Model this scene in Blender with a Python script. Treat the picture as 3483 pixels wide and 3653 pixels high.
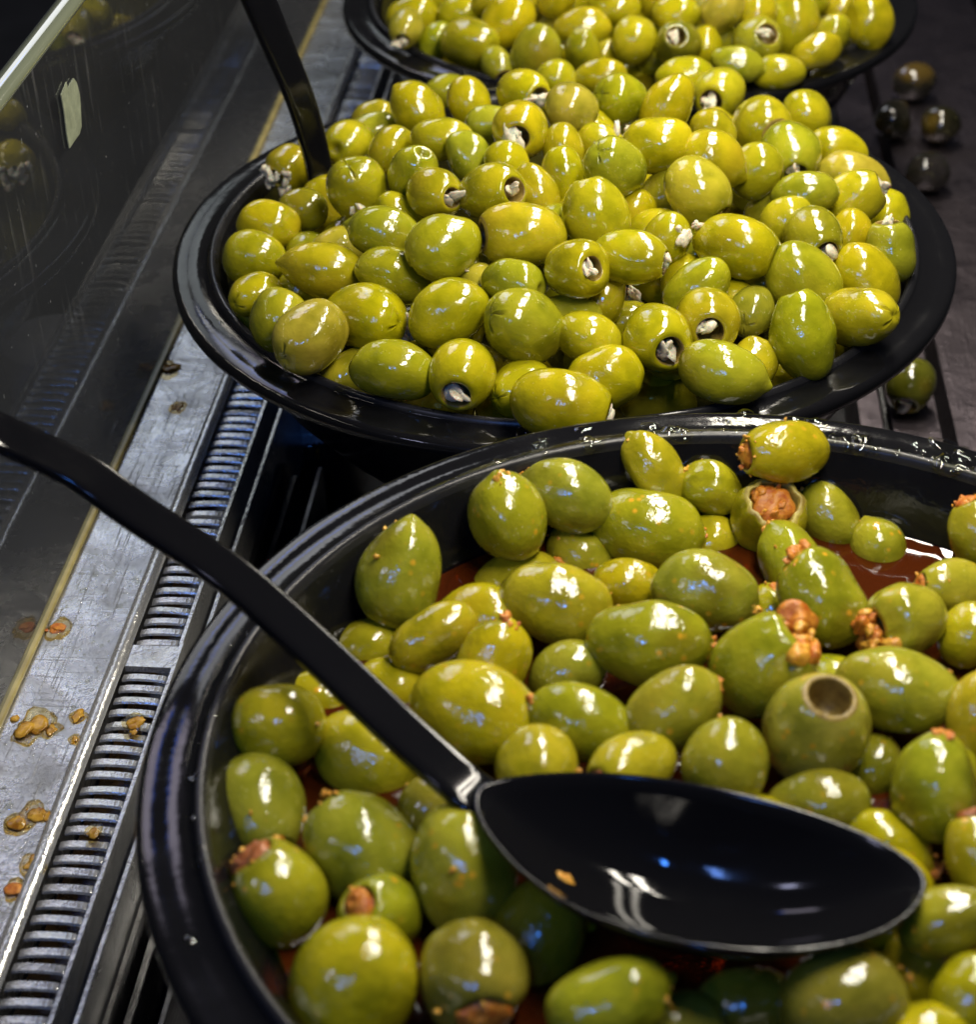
import bpy, math, random
import numpy as np
from mathutils import Matrix, Vector

for o in list(bpy.data.objects):
    bpy.data.objects.remove(o, do_unlink=True)
scene = bpy.context.scene
COL = scene.collection
CAM_Z=0.43668
CAM_R=(0.995953, 0.086672, -0.023766)
CAM_U=(-0.031896, 0.588113, 0.808149)
CAM_F=(-0.084021, 0.804121, -0.588498)
LENS=65.2722
BOWLS={'mid': (-0.0329, 0.6175, 0.12), 'near': (0.0306, 0.3186, 0.1374), 'far': (-0.014, 0.9166, 0.1092)}

# ------------------------------------------------------------------ camera
cd = bpy.data.cameras.new("camera")
cam = bpy.data.objects.new("camera", cd)
COL.objects.link(cam)
R = Matrix((CAM_R, CAM_U, tuple(-v for v in CAM_F))).transposed()
cam.matrix_world = Matrix.Translation((0, 0, CAM_Z)) @ R.to_4x4()
cd.sensor_fit = 'HORIZONTAL'
cd.sensor_width = 36
cd.lens = LENS
cd.clip_start = 0.01
cd.clip_end = 50
cd.dof.use_dof = True
cd.dof.focus_distance = 0.585
cd.dof.aperture_fstop = 15.0
scene.camera = cam

# ------------------------------------------------------------------ world and lamps (indoor food counter)
w = bpy.data.worlds.new("World")
scene.world = w
w.use_nodes = True
w.node_tree.nodes['Background'].inputs[0].default_value = (0.75, 0.8, 1.0, 1)
w.node_tree.nodes['Background'].inputs[1].default_value = 0.022
scene.view_settings.view_transform = 'Standard'
scene.view_settings.look = 'None'
scene.view_settings.exposure = 0.0
scene.view_settings.gamma = 1.0
scene.render.engine = 'CYCLES'
scene.cycles.use_denoising = True
scene.cycles.max_bounces = 5
scene.cycles.diffuse_bounces = 2
scene.cycles.glossy_bounces = 3
scene.cycles.transparent_max_bounces = 12
scene.cycles.sample_clamp_indirect = 4


def area(name, loc, target, sx, sy, power, color):
    l = bpy.data.lights.new(name, 'AREA')
    l.shape = 'RECTANGLE'
    l.size = sx
    l.size_y = sy
    l.energy = power
    l.color = color
    o = bpy.data.objects.new(name, l)
    COL.objects.link(o)
    o.location = loc
    d = Vector(target) - Vector(loc)
    z = -d.normalized()
    y = Vector((0, 1, 0))
    x = y.cross(z).normalized()
    y = z.cross(x)
    o.matrix_world = Matrix.Translation(loc) @ Matrix((x, y, z)).transposed().to_4x4()
    return o


WARM = (1.0, 0.93, 0.80)
# twin light strips mounted over the row of bowls, one pair over each bowl
for by, pw in ((0.37, 0.70), (0.67, 0.98), (0.98, 0.62)):
    for k in (-1, 1):
        area("strip_light", (0.085 + 0.019 * k, by, 0.47), (0.045 + 0.019 * k, by - 0.02, 0.12), 0.013, 0.22, pw, WARM)
# cool sign lamp on the customer side and separate blue lamps
area("sign_light", (-0.62, -0.12, 0.80), (0.0, 0.40, 0.12), 0.08, 0.08, 0.40, (0.66, 0.68, 1.0))
area("blue_light", (-0.24, -0.16, 0.60), (-0.147, 0.63, 0.02), 0.025, 0.14, 0.42, (0.16, 0.34, 1.0))
area("blue_light", (-0.06, -0.16, 0.60), (-0.147, 0.63, 0.02), 0.02, 0.08, 0.45, (0.06, 0.26, 1.0))  # extra unseen lamp, added near the camera to brighten the canister
area("blue_light", (-0.60, 1.75, 1.20), (-0.12, 0.37, 0.16), 0.05, 0.7, 0.6, (0.02, 0.16, 1.0))
# unseen fill lamps, added so the steel shelf has brightness to reflect
area("shelf_fill", (-0.84, 2.40, 1.36), (-0.17, 0.55, 0.05), 0.70, 0.85, 5.0, (0.95, 0.97, 1.0))
area("shelf_fill", (-1.06, 1.74, 1.58), (-0.18, 0.35, 0.05), 0.42, 0.42, 2.2, (0.88, 0.80, 1.0))


# ------------------------------------------------------------------ material helpers
def mat(name):
    m = bpy.data.materials.new(name)
    m.use_nodes = True
    nt = m.node_tree
    return m, nt, nt.nodes['Principled BSDF'], nt.nodes['Material Output']


def N(nt, t, **kw):
    n = nt.nodes.new(t)
    for k, v in kw.items():
        setattr(n, k, v)
    return n


def noise(nt, scale, detail=3, rough=.55, vec=None, dist=0):
    n = N(nt, 'ShaderNodeTexNoise')
    n.inputs['Scale'].default_value = scale
    n.inputs['Detail'].default_value = detail
    n.inputs['Roughness'].default_value = rough
    n.inputs['Distortion'].default_value = dist
    if vec is not None:
        nt.links.new(vec, n.inputs['Vector'])
    return n


def ramp(nt, fac, stops):
    r = N(nt, 'ShaderNodeValToRGB')
    el = r.color_ramp.elements
    while len(el) < len(stops):
        el.new(0.5)
    for e, (p_, c) in zip(el, stops):
        e.position = p_
        e.color = c if len(c) == 4 else (*c, 1)
    nt.links.new(fac, r.inputs[0])
    return r


def mixc(nt, fac, a, b, mode='MIX'):
    m = N(nt, 'ShaderNodeMix', data_type='RGBA', blend_type=mode)
    for s, v in ((m.inputs['Factor'], fac), (m.inputs[6], a), (m.inputs[7], b)):
        if hasattr(v, 'is_output'):
            nt.links.new(v, s)
        elif isinstance(v, (int, float)):
            s.default_value = v
        else:
            s.default_value = (*v, 1) if len(v) == 3 else v
    return m.outputs[2]


def bump(nt, h, strength, dist, normal=None):
    b = N(nt, 'ShaderNodeBump')
    b.inputs['Strength'].default_value = strength
    b.inputs['Distance'].default_value = dist
    nt.links.new(h, b.inputs['Height'])
    if normal is not None:
        nt.links.new(normal, b.inputs['Normal'])
    return b.outputs[0]


def grey(v):
    return (v, v, v)


def gen_vec(nt, scale=(1, 1, 1)):
    t = N(nt, 'ShaderNodeTexCoord')
    mp = N(nt, 'ShaderNodeMapping')
    mp.inputs['Scale'].default_value = scale
    nt.links.new(t.outputs['Object'], mp.inputs[0])
    return mp.outputs[0]


def olive_skin(name, oily):
    m, nt, b, out = mat(name)
    oi = N(nt, 'ShaderNodeObjectInfo')
    vec = N(nt, 'ShaderNodeTexCoord').outputs['Object']
    add = N(nt, 'ShaderNodeVectorMath', operation='ADD')
    rnd = N(nt, 'ShaderNodeVectorMath', operation='SCALE')
    nt.links.new(oi.outputs['Location'], rnd.inputs[0])
    rnd.inputs['Scale'].default_value = 7.0
    nt.links.new(vec, add.inputs[0])
    nt.links.new(rnd.outputs[0], add.inputs[1])
    v = add.outputs[0]
    n1 = noise(nt, 90, 2, .6, v)
    mott = ramp(nt, n1.outputs[0], [(.28, (.62, .66, .45)), (.50, (1, 1, 1)), (.75, (1.28, 1.2, 1.5))])
    c = mixc(nt, 1.0, oi.outputs['Color'], mott.outputs[0], 'MULTIPLY')
    # brownish bruise patches
    n2 = noise(nt, 38, 2, .5, v)
    br = ramp(nt, n2.outputs[0], [(.54, (0, 0, 0)), (.74, (1, 1, 1))])
    brm = N(nt, 'ShaderNodeMath', operation='MULTIPLY')
    nt.links.new(br.outputs[0], brm.inputs[0])
    brm.inputs[1].default_value = .42
    c = mixc(nt, brm.outputs[0], c, (.19, .115, .008))
    sc = N(nt, 'ShaderNodeAttribute', attribute_name='scar')
    c = mixc(nt, sc.outputs['Fac'], c, (.085, .045, .006))
    # pale pores
    vo = N(nt, 'ShaderNodeTexVoronoi')
    vo.inputs['Scale'].default_value = 620
    nt.links.new(v, vo.inputs['Vector'])
    po = ramp(nt, vo.outputs['Distance'], [(.10, (1, 1, 1)), (.22, (0, 0, 0))])
    pn = noise(nt, 160, 1, .5, v)
    pm = N(nt, 'ShaderNodeMath', operation='MULTIPLY')
    nt.links.new(po.outputs[0], pm.inputs[0])
    pr = ramp(nt, pn.outputs[0], [(.5, (0, 0, 0)), (.7, (.5, .5, .5))])
    nt.links.new(pr.outputs[0], pm.inputs[1])
    c = mixc(nt, pm.outputs[0], c, (.62, .58, .22))
    if oily:
        vs = N(nt, 'ShaderNodeTexVoronoi')
        vs.inputs['Scale'].default_value = 230
        vs.inputs['Randomness'].default_value = 1
        nt.links.new(v, vs.inputs['Vector'])
        sp = ramp(nt, vs.outputs['Distance'], [(.12, (1, 1, 1)), (.26, (0, 0, 0))])
        sn = noise(nt, 70, 2, .5, v)
        sr = ramp(nt, sn.outputs[0], [(.52, (0, 0, 0)), (.66, (1, 1, 1))])
        sm = N(nt, 'ShaderNodeMath', operation='MULTIPLY')
        nt.links.new(sp.outputs[0], sm.inputs[0])
        nt.links.new(sr.outputs[0], sm.inputs[1])
        c = mixc(nt, sm.outputs[0], c, (.62, .33, .02))
    nt.links.new(c, b.inputs['Base Color'])
    rn = noise(nt, 260, 2, .5, v)
    rr = ramp(nt, rn.outputs[0], [(.3, grey(.07)), (.8, grey(.24))])
    nt.links.new(rr.outputs[0], b.inputs['Roughness'])
    b.inputs['IOR'].default_value = 1.47
    b.inputs['Coat Weight'].default_value = .6
    b.inputs['Coat Roughness'].default_value = .04
    h1 = noise(nt, 150, 2, .6, v)
    h2 = noise(nt, 900, 1, .6, v)
    nb = bump(nt, h1.outputs[0], .22 if not oily else .34, .0016)
    nb2 = bump(nt, h2.outputs[0], .30 if not oily else .5, .00022, nb)
    nt.links.new(nb2, b.inputs['Normal'])
    nt.links.new(nb2, b.inputs['Coat Normal'])
    return m


def flesh_mat(name, c1, c2, rough=.4, scale=300, bs=.6, bd=.0008, spec=.5):
    m, nt, b, out = mat(name)
    v = N(nt, 'ShaderNodeTexCoord').outputs['Object']
    n = noise(nt, scale, 4, .65, v)
    r = ramp(nt, n.outputs[0], [(.32, c1), (.66, c2)])
    nt.links.new(r.outputs[0], b.inputs['Base Color'])
    b.inputs['Roughness'].default_value = rough
    b.inputs['Specular IOR Level'].default_value = spec
    nt.links.new(bump(nt, n.outputs[0], bs, bd), b.inputs['Normal'])
    return m


def cheese_mat():
    m, nt, b, out = mat('blue_cheese')
    v = N(nt, 'ShaderNodeTexCoord').outputs['Object']
    n = noise(nt, 420, 3, .6, v)
    n2 = noise(nt, 190, 2, .5, v, 1.0)
    c = ramp(nt, n.outputs[0], [(.3, (.52, .45, .30)), (.7, (.78, .72, .55))])
    mold = ramp(nt, n2.outputs[0], [(.66, (0, 0, 0)), (.74, (1, 1, 1))])
    nt.links.new(mixc(nt, mold.outputs[0], c.outputs[0], (.12, .14, .14)), b.inputs['Base Color'])
    b.inputs['Roughness'].default_value = .38
    nt.links.new(bump(nt, n.outputs[0], .4, .0005), b.inputs['Normal'])
    b.inputs['Subsurface Weight'].default_value = .3
    b.inputs['Subsurface Scale'].default_value = .0015
    return m


def black_plastic(name, base=(.0055, .0055, .0065), rmin=.05, rmax=.20, bk=1.0):
    m, nt, b, out = mat(name)
    v = N(nt, 'ShaderNodeTexCoord').outputs['Object']
    n = noise(nt, 28, 5, .6, v, .6)
    n2 = noise(nt, 240, 3, .6, v)
    b.inputs['Base Color'].default_value = (*base, 1)
    b.inputs['Specular IOR Level'].default_value = .36
    r = ramp(nt, n.outputs[0], [(.35, grey(rmin)), (.72, grey(rmax))])
    nt.links.new(r.outputs[0], b.inputs['Roughness'])
    nt.links.new(bump(nt, n2.outputs[0], .06 * bk, .0006, bump(nt, n.outputs[0], .12 * bk, .003)), b.inputs['Normal'])
    return m


def steel(name, col=(.52, .52, .53), rmin=.22, rmax=.42, dirt=.5, scratch=True, brush=None, metal=1.0):
    m, nt, b, out = mat(name)
    v = N(nt, 'ShaderNodeTexCoord').outputs['Object']
    n = noise(nt, 40, 6, .65, v, .4)
    fine = noise(nt, 700, 3, .7, v)
    c = ramp(nt, n.outputs[0], [(.25, tuple(x * (1 - dirt) for x in col)), (.6, col)])
    col_out = c.outputs[0]
    b.inputs['Metallic'].default_value = metal
    r = ramp(nt, n.outputs[0], [(.3, grey(rmax)), (.7, grey(rmin))])
    nrm = bump(nt, fine.outputs[0], .30, .0005, bump(nt, n.outputs[0], .45, .003))
    if scratch:
        for rot, sc in ((.35, (900, 25, 200)), (-.6, (30, 800, 200)), (1.2, (700, 18, 150))):
            mp = N(nt, 'ShaderNodeMapping')
            mp.inputs['Rotation'].default_value = (0, 0, rot)
            mp.inputs['Scale'].default_value = sc
            nt.links.new(v, mp.inputs[0])
            s = noise(nt, 1, 1, .5, mp.outputs[0])
            sr = ramp(nt, s.outputs[0], [(.66, (0, 0, 0)), (.72, (1, 1, 1))])
            nrm = bump(nt, sr.outputs[0], .25, .0004, nrm)
    if brush:
        mp = N(nt, 'ShaderNodeMapping')
        mp.inputs['Scale'].default_value = brush
        nt.links.new(v, mp.inputs[0])
        s = noise(nt, 1, 2, .6, mp.outputs[0])
        nrm = bump(nt, s.outputs[0], .2, .0005, nrm)
    nt.links.new(col_out, b.inputs['Base Color'])
    nt.links.new(r.outputs[0], b.inputs['Roughness'])
    nt.links.new(nrm, b.inputs['Normal'])
    return m


def clear_mat(name, tint, ior=1.45, rough=.02, body=None, body_fac=0., wave=None, smudge=False):
    m, nt, b, out = mat(name)
    nt.nodes.remove(b)
    tr = N(nt, 'ShaderNodeBsdfTransparent')
    tr.inputs[0].default_value = (*tint, 1)
    base = tr.outputs[0]
    v = N(nt, 'ShaderNodeTexCoord').outputs['Object']
    if body is not None:
        df = N(nt, 'ShaderNodeBsdfDiffuse')
        df.inputs[0].default_value = (*body, 1)
        mx = N(nt, 'ShaderNodeMixShader')
        mx.inputs[0].default_value = body_fac
        nt.links.new(base, mx.inputs[1])
        nt.links.new(df.outputs[0], mx.inputs[2])
        base = mx.outputs[0]
    if smudge:
        df = N(nt, 'ShaderNodeBsdfDiffuse')
        df.inputs[0].default_value = (.5, .5, .52, 1)
        mp = N(nt, 'ShaderNodeMapping')
        mp.inputs['Scale'].default_value = (1, 260, 22)
        mp.inputs['Rotation'].default_value = (.12, 0, 0)
        nt.links.new(v, mp.inputs[0])
        s1 = noise(nt, 1, 2, .6, mp.outputs[0])
        s2 = noise(nt, 26, 4, .6, v)
        s3 = noise(nt, 330, 2, .6, v)
        a = ramp(nt, s1.outputs[0], [(.58, (0, 0, 0)), (.80, (.24, .24, .24))])
        c = ramp(nt, s2.outputs[0], [(.45, (0, 0, 0)), (.75, (1, 1, 1))])
        e = ramp(nt, s3.outputs[0], [(.72, (0, 0, 0)), (.78, (.5, .5, .5))])
        mm = N(nt, 'ShaderNodeMath', operation='MULTIPLY')
        nt.links.new(a.outputs[0], mm.inputs[0])
        nt.links.new(c.outputs[0], mm.inputs[1])
        ad = N(nt, 'ShaderNodeMath', operation='ADD')
        nt.links.new(mm.outputs[0], ad.inputs[0])
        nt.links.new(e.outputs[0], ad.inputs[1])
        ad2 = N(nt, 'ShaderNodeMath', operation='ADD')
        nt.links.new(ad.outputs[0], ad2.inputs[0])
        ad2.inputs[1].default_value = .026
        mx = N(nt, 'ShaderNodeMixShader')
        nt.links.new(ad2.outputs[0], mx.inputs[0])
        nt.links.new(base, mx.inputs[1])
        nt.links.new(df.outputs[0], mx.inputs[2])
        base = mx.outputs[0]
    gl = N(nt, 'ShaderNodeBsdfGlossy')
    gl.inputs['Roughness'].default_value = rough
    fr = N(nt, 'ShaderNodeFresnel')
    fr.inputs[0].default_value = ior
    if wave:
        n = noise(nt, wave[0], 2, .5, v, .3)
        nb = bump(nt, n.outputs[0], wave[1], wave[2])
        nt.links.new(nb, gl.inputs['Normal'])
        nt.links.new(nb, fr.inputs['Normal'])
    geo = N(nt, 'ShaderNodeNewGeometry')
    inv = N(nt, 'ShaderNodeMath', operation='SUBTRACT')
    inv.inputs[0].default_value = 1.0
    nt.links.new(geo.outputs['Backfacing'], inv.inputs[1])
    fm = N(nt, 'ShaderNodeMath', operation='MULTIPLY')
    nt.links.new(fr.outputs[0], fm.inputs[0])
    nt.links.new(inv.outputs[0], fm.inputs[1])
    mx = N(nt, 'ShaderNodeMixShader')
    nt.links.new(fm.outputs[0], mx.inputs[0])
    nt.links.new(base, mx.inputs[1])
    nt.links.new(gl.outputs[0], mx.inputs[2])
    nt.links.new(mx.outputs[0], out.inputs['Surface'])
    return m


M = {}
M['skin'] = olive_skin('olive_skin', False)
M['skin_oily'] = olive_skin('olive_skin_oiled', True)
M['flesh'] = flesh_mat('olive_flesh', (.22, .14, .02), (.50, .42, .08))
M['hole'] = flesh_mat('pitted_hollow', (.16, .10, .02), (.34, .24, .05), rough=.4)
M['paste'] = flesh_mat('pepper_paste', (.38, .075, .008), (.66, .27, .03), rough=.35, scale=420, bs=.9)
M['paste_dark'] = flesh_mat('dark_filling', (.10, .025, .010), (.42, .13, .03), rough=.35, scale=260, bs=.9)
M['crumb'] = flesh_mat('golden_crumb', (.55, .20, .015), (.80, .46, .06), rough=.3, scale=500)
M['debris'] = flesh_mat('oily_debris', (.20, .075, .008), (.56, .32, .04), rough=.10, scale=260, bs=.5)
M['cheese'] = cheese_mat()
M['plastic'] = black_plastic('black_melamine')
M['ladle'] = black_plastic('black_ladle_plastic', (.005, .005, .006), .05, .15, .3)
M['lip'] = black_plastic('scuffed_lip', (.014, .014, .016), .20, .36)
M['shelf'] = steel('worn_steel', (.66, .66, .66), .12, .40, .55, metal=.88)
M['grille'] = steel('grille_steel', (.74, .74, .72), .14, .30, .3, scratch=False, metal=.75)
M['dark_steel'] = steel('dark_steel', (.20, .20, .205), .25, .5, .5, brush=(8, 500, 8))
M['ledge'] = steel('ledge_steel', (.20, .17, .19), .3, .5, .5, brush=(600, 6, 60))
M['floor'] = steel('well_floor', (.07, .07, .075), .35, .6, .5, scratch=False)
M['chrome'] = steel('polished_steel', (.80, .80, .82), .16, .26, .2, scratch=False, metal=.3)
M['trough'] = flesh_mat('greasy_trough', (.010, .006, .003), (.05, .028, .010), rough=.2, scale=120, bs=.3)
M['brine'] = clear_mat('brine', (.80, .76, .45), 1.36, .01, (.16, .145, .02), .16, (55, .12, .004))
M['oil'] = clear_mat('red_oil', (.36, .10, .03), 1.46, .015, (.105, .021, .004), .5, (50, .16, .004))
M['drop'] = clear_mat('oil_drop', (.9, .9, .85), 1.5, .01)
M['film'] = clear_mat('oil_film', (.93, .84, .60), 1.47, .03)
M['glass'] = clear_mat('case_glass', (.80, .83, .83), 2.5, .012, smudge=True)
m, nt, b, out = mat('glass_edge')
b.inputs['Base Color'].default_value = (.17, .19, .13, 1)
b.inputs['Roughness'].default_value = .12
b.inputs['Coat Weight'].default_value = 1
M['glass_edge'] = m
m, nt, b, out = mat('amber_gasket')
v = N(nt, 'ShaderNodeTexCoord').outputs['Object']
gr = ramp(nt, noise(nt, 60, 3, .6, v).outputs[0], [(.3, (.20, .155, .045)), (.7, (.42, .35, .13))])
nt.links.new(gr.outputs[0], b.inputs['Base Color'])
b.inputs['Roughness'].default_value = .3
M['gasket'] = m
M['sticker'] = flesh_mat('old_sticker', (.15, .17, .12), (.27, .30, .21), rough=.6, scale=180, bs=.3)
M['outside'] = flesh_mat('customer_side', (.012, .012, .014), (.03, .03, .034), rough=.6, scale=8, bs=0)


# ------------------------------------------------------------------ mesh helpers
def link(name, me, mats, parent=None, loc=None, smooth=True):
    for mm in mats if isinstance(mats, (list, tuple)) else [mats]:
        me.materials.append(mm)
    if smooth:
        me.polygons.foreach_set('use_smooth', [True] * len(me.polygons))
    o = bpy.data.objects.new(name, me)
    COL.objects.link(o)
    if parent is not None:
        o.parent = parent
    if loc is not None:
        o.location = loc
    return o


def mesh(name, v, f):
    me = bpy.data.meshes.new(name)
    me.from_pydata([tuple(map(float, x)) for x in v], [], f)
    me.update()
    return me


def tag(o, label, cat, group=None, kind=None):
    if label:
        o['label'] = label
    if cat:
        o['category'] = cat
    if group:
        o['group'] = group
    if kind:
        o['kind'] = kind
    return o


def box_vf(x0, x1, y0, y1, z0, z1, bev=0.0):
    if bev <= 0:
        v = [(x, y, z) for x in (x0, x1) for y in (y0, y1) for z in (z0, z1)]
        f = [(0, 1, 3, 2), (4, 6, 7, 5), (0, 4, 5, 1), (2, 3, 7, 6), (0, 2, 6, 4), (1, 5, 7, 3)]
        return v, f
    # bar along Y with chamfered long edges
    s = [(x0 + bev, z0), (x1 - bev, z0), (x1, z0 + bev), (x1, z1 - bev), (x1 - bev, z1), (x0 + bev, z1), (x0, z1 - bev), (x0, z0 + bev)]
    v = [(x, y, z) for y in (y0, y1) for x, z in s]
    n = 8
    f = [(i, (i + 1) % n, n + (i + 1) % n, n + i) for i in range(n)]
    f += [tuple(range(n - 1, -1, -1)), tuple(range(n, 2 * n))]
    return v, f


def join(parts):
    V, F = [], []
    for v, f in parts:
        k = len(V)
        V += [tuple(x) for x in v]
        F += [tuple(i + k for i in q) for q in f]
    return V, F


def lathe_vf(prof, seg=96, close=False):
    v, f = [], []
    for r, z in prof:
        for k in range(seg):
            a = 2 * math.pi * k / seg
            v.append((r * math.cos(a), r * math.sin(a), z))
    n = len(prof)
    for i in range(n - 1 + (1 if close else 0)):
        for k in range(seg):
            a, b_ = i * seg + k, i * seg + (k + 1) % seg
            c, d = ((i + 1) % n) * seg + (k + 1) % seg, ((i + 1) % n) * seg + k
            f.append((a, b_, c, d))
    return v, f


def ico(sub=1):
    t = (1 + 5 ** .5) / 2
    v = [(-1, t, 0), (1, t, 0), (-1, -t, 0), (1, -t, 0), (0, -1, t), (0, 1, t), (0, -1, -t), (0, 1, -t), (t, 0, -1), (t, 0, 1), (-t, 0, -1), (-t, 0, 1)]
    f = [(0, 11, 5), (0, 5, 1), (0, 1, 7), (0, 7, 10), (0, 10, 11), (1, 5, 9), (5, 11, 4), (11, 10, 2), (10, 7, 6), (7, 1, 8), (3, 9, 4), (3, 4, 2), (3, 2, 6), (3, 6, 8), (3, 8, 9), (4, 9, 5), (2, 4, 11), (6, 2, 10), (8, 6, 7), (9, 8, 1)]
    v = [tuple(np.array(x) / np.linalg.norm(x)) for x in v]
    for _ in range(sub):
        cache, nf = {}, []

        def mid(a, b_):
            k = (min(a, b_), max(a, b_))
            if k not in cache:
                q = np.array(v[a]) + np.array(v[b_])
                v.append(tuple(q / np.linalg.norm(q)))
                cache[k] = len(v) - 1
            return cache[k]
        for a, b_, c in f:
            x, y, z = mid(a, b_), mid(b_, c), mid(c, a)
            nf += [(a, x, z), (b_, y, x), (c, z, y), (x, y, z)]
        f = nf
    return np.array(v), f


ICO = {k: ico(k) for k in (1, 2, 3)}


def lump(center, radius, rng, stretch=(1, 1, 1), amp=.25, sub=2, rot=None):
    v, f = ICO[sub]
    d = np.ones(len(v))
    for k in range(5):
        q = rng.normal(size=3) * (1.4 + 1.0 * k)
        d += amp / (1 + .55 * k) * np.sin(v @ q + rng.uniform(0, 6.3))
    p = v * d[:, None] * radius * np.array(stretch)
    if rot is None:
        q, _ = np.linalg.qr(rng.normal(size=(3, 3)))
        rot = q
    p = p @ np.array(rot).T + np.array(center)
    return p, f


# ------------------------------------------------------------------ the olive
NS = 48


def olive_mesh(rng, W, asp, head):
    """Olive along local +X (head end), unit metres. Returns mesh data, hole radius and mouth x."""
    b_ = W / 2
    a = b_ * asp
    e1 = rng.uniform(.90, 1.0)
    skew = rng.uniform(-.07, .07)
    holed = head in ('hole', 'cheese', 'paste', 'gouge', 'bigpaste', 'crumble')
    rh = {'hole': .40, 'cheese': .40, 'paste': .44, 'gouge': .58, 'bigpaste': .5, 'crumble': .34}.get(head, 0) * b_ * rng.uniform(.92, 1.08)
    th0 = 0.0
    if holed:
        th0 = math.asin(min(.95, rh * 1.16 / b_))
    n = 32
    s = np.linspace(0, 1, n)
    th = th0 + (math.pi - th0) * (s ** 1.22 if not holed else s)
    X, Rr, mi = [], [], []
    if holed:
        xm = a * math.cos(th0)
        X += [xm * .30, xm * .32, xm * .55, xm * .80, xm * .95, xm * 1.0]
        Rr += [0.0, rh * .75, rh * .90, rh * .96, rh * 1.0, rh * 1.06]
        mi += [1] * 6 if head in ('hole', 'gouge') else [1] * 5 + [0]
    k0 = 1 if holed else 0
    for t in th[k0:]:
        c = math.cos(t)
        X.append(a * c)
        Rr.append(b_ * max(math.sin(t), 0) ** e1 * (1 + skew * c))
        mi.append(0)
    X = np.array(X)
    Rr = np.array(Rr)
    nr = len(X)
    ph = 2 * np.pi * np.arange(NS) / NS
    xx = np.repeat(X[:, None], NS, 1)
    rr = np.repeat(Rr[:, None], NS, 1)
    if head in ('tip', 'tipc', 'pastetip'):
        h = {'tip': .13, 'tipc': .09, 'pastetip': .07}[head] * rng.uniform(.6, 1.2)
        xx += np.where(xx > 0, a * h * np.exp(-(rr / (.20 * b_)) ** 2), 0)
    if head == 'dimple':
        xx -= np.where(xx > 0, a * .16 * np.exp(-(rr / (.22 * b_)) ** 2), 0)
        xx += np.where(xx > 0, a * .02 * np.exp(-((rr - .42 * b_) / (.15 * b_)) ** 2), 0)
    if head == 'cross':
        off = rng.integers(0, NS)
        slit = np.zeros(NS)
        for q in range(4):
            if q == 3 and rng.uniform() < .3:
                continue
            slit[(off + q * NS // 4 + rng.integers(-1, 2)) % NS] = 1
        ext = .52 * b_ * rng.uniform(.8, 1.15)
        m_ = np.where((xx > 0) & (rr < ext), 1 - (rr / ext) ** 3, 0)
        xx -= a * .15 * m_ * slit[None, :]
        rr *= 1 - .18 * m_ * slit[None, :]
        xx -= np.where(xx > 0, a * .05 * np.exp(-(rr / (.16 * b_)) ** 2), 0)
        # lips of the cut stand slightly proud
        lipm = np.roll(slit, 1) + np.roll(slit, -1)
        xx += a * .012 * m_ * lipm[None, :]
    if head in ('gouge', 'bigpaste'):
        # ragged torn mouth
        wob = 1 + .12 * np.sin(ph + rng.uniform(0, 6)) + .07 * np.sin(ph * 3 + rng.uniform(0, 6)) + .045 * np.sin(ph * 7 + rng.uniform(0, 6)) + .04 * np.sin(ph * 11 + rng.uniform(0, 6))
        fall = np.exp(-((xx - X[5]) / (.35 * a)) ** 2)
        rr *= 1 + (wob[None, :] - 1) * fall
        xx += a * .10 * fall * np.sin(ph + rng.uniform(0, 6))[None, :]
    P = np.stack([xx, rr * np.cos(ph)[None], rr * np.sin(ph)[None]], -1)
    # uneven body: soft dents and flats
    q = P / b_
    d = np.zeros(P.shape[:2])
    for k in range(6):
        kv = rng.normal(size=3) * (.9 + .38 * k)
        d += (.038 / (1 + .30 * k)) * np.sin(q @ kv + rng.uniform(0, 6.3))
    P *= (1 + d)[..., None]
    for k in range(int(rng.integers(0, 3))):
        u = rng.normal(size=3)
        u /= np.linalg.norm(u)
        c0 = u * np.array((a, b_, b_)) * .9
        g = np.exp(-(((P - c0) / (.55 * b_)) ** 2).sum(-1))
        P -= (rng.uniform(.05, .13) * b_) * g[..., None] * u
    P[..., 1] += .05 * b_ * rng.uniform(-1, 1) * (P[..., 0] / a) ** 2
    V = [tuple(x) for x in P.reshape(-1, 3)]
    F, mm = [], []
    V0 = len(V)
    V.append(tuple(P[0].mean(0)))
    V.append(tuple(P[-1].mean(0)))
    for i in range(nr - 1):
        for k in range(NS):
            k2 = (k + 1) % NS
            if i == 0 and Rr[0] < 1e-6:
                F.append((V0, (i + 1) * NS + k, (i + 1) * NS + k2))
            elif i == nr - 2 and Rr[-1] < 1e-6:
                F.append((i * NS + k, V0 + 1, i * NS + k2))
            else:
                F.append((i * NS + k, (i + 1) * NS + k, (i + 1) * NS + k2, i * NS + k2))
            mm.append(mi[i])
    me = mesh('olive', V, F)
    me.polygons.foreach_set('material_index', mm)
    scar = np.where(xx < 0, np.exp(-(rr / (.11 * b_)) ** 2), 0) * rng.uniform(.3, 1)
    if head == 'cross':
        scar = np.maximum(scar, m_ * slit[None, :] * .8)
    if head == 'dimple':
        scar = np.maximum(scar, np.where(xx > 0, .6 * np.exp(-(rr / (.16 * b_)) ** 2), 0))
    at = me.attributes.new('scar', 'FLOAT', 'POINT')
    at.data.foreach_set('value', np.concatenate([scar.reshape(-1), [0, scar[-1].mean()]]).astype(np.float32))
    return me, rh, (a * math.cos(th0) if holed else a * .98), a, b_


TONE = {'y': (.385, .330, .005), 'g': (.295, .290, .008), 'p': (.37, .32, .016), 'd': (.22, .205, .008), 'k': (.022, .019, .009), 'o': (.10, .10, .008)}  # d, k and o put the shade on those olives into their colour


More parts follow.
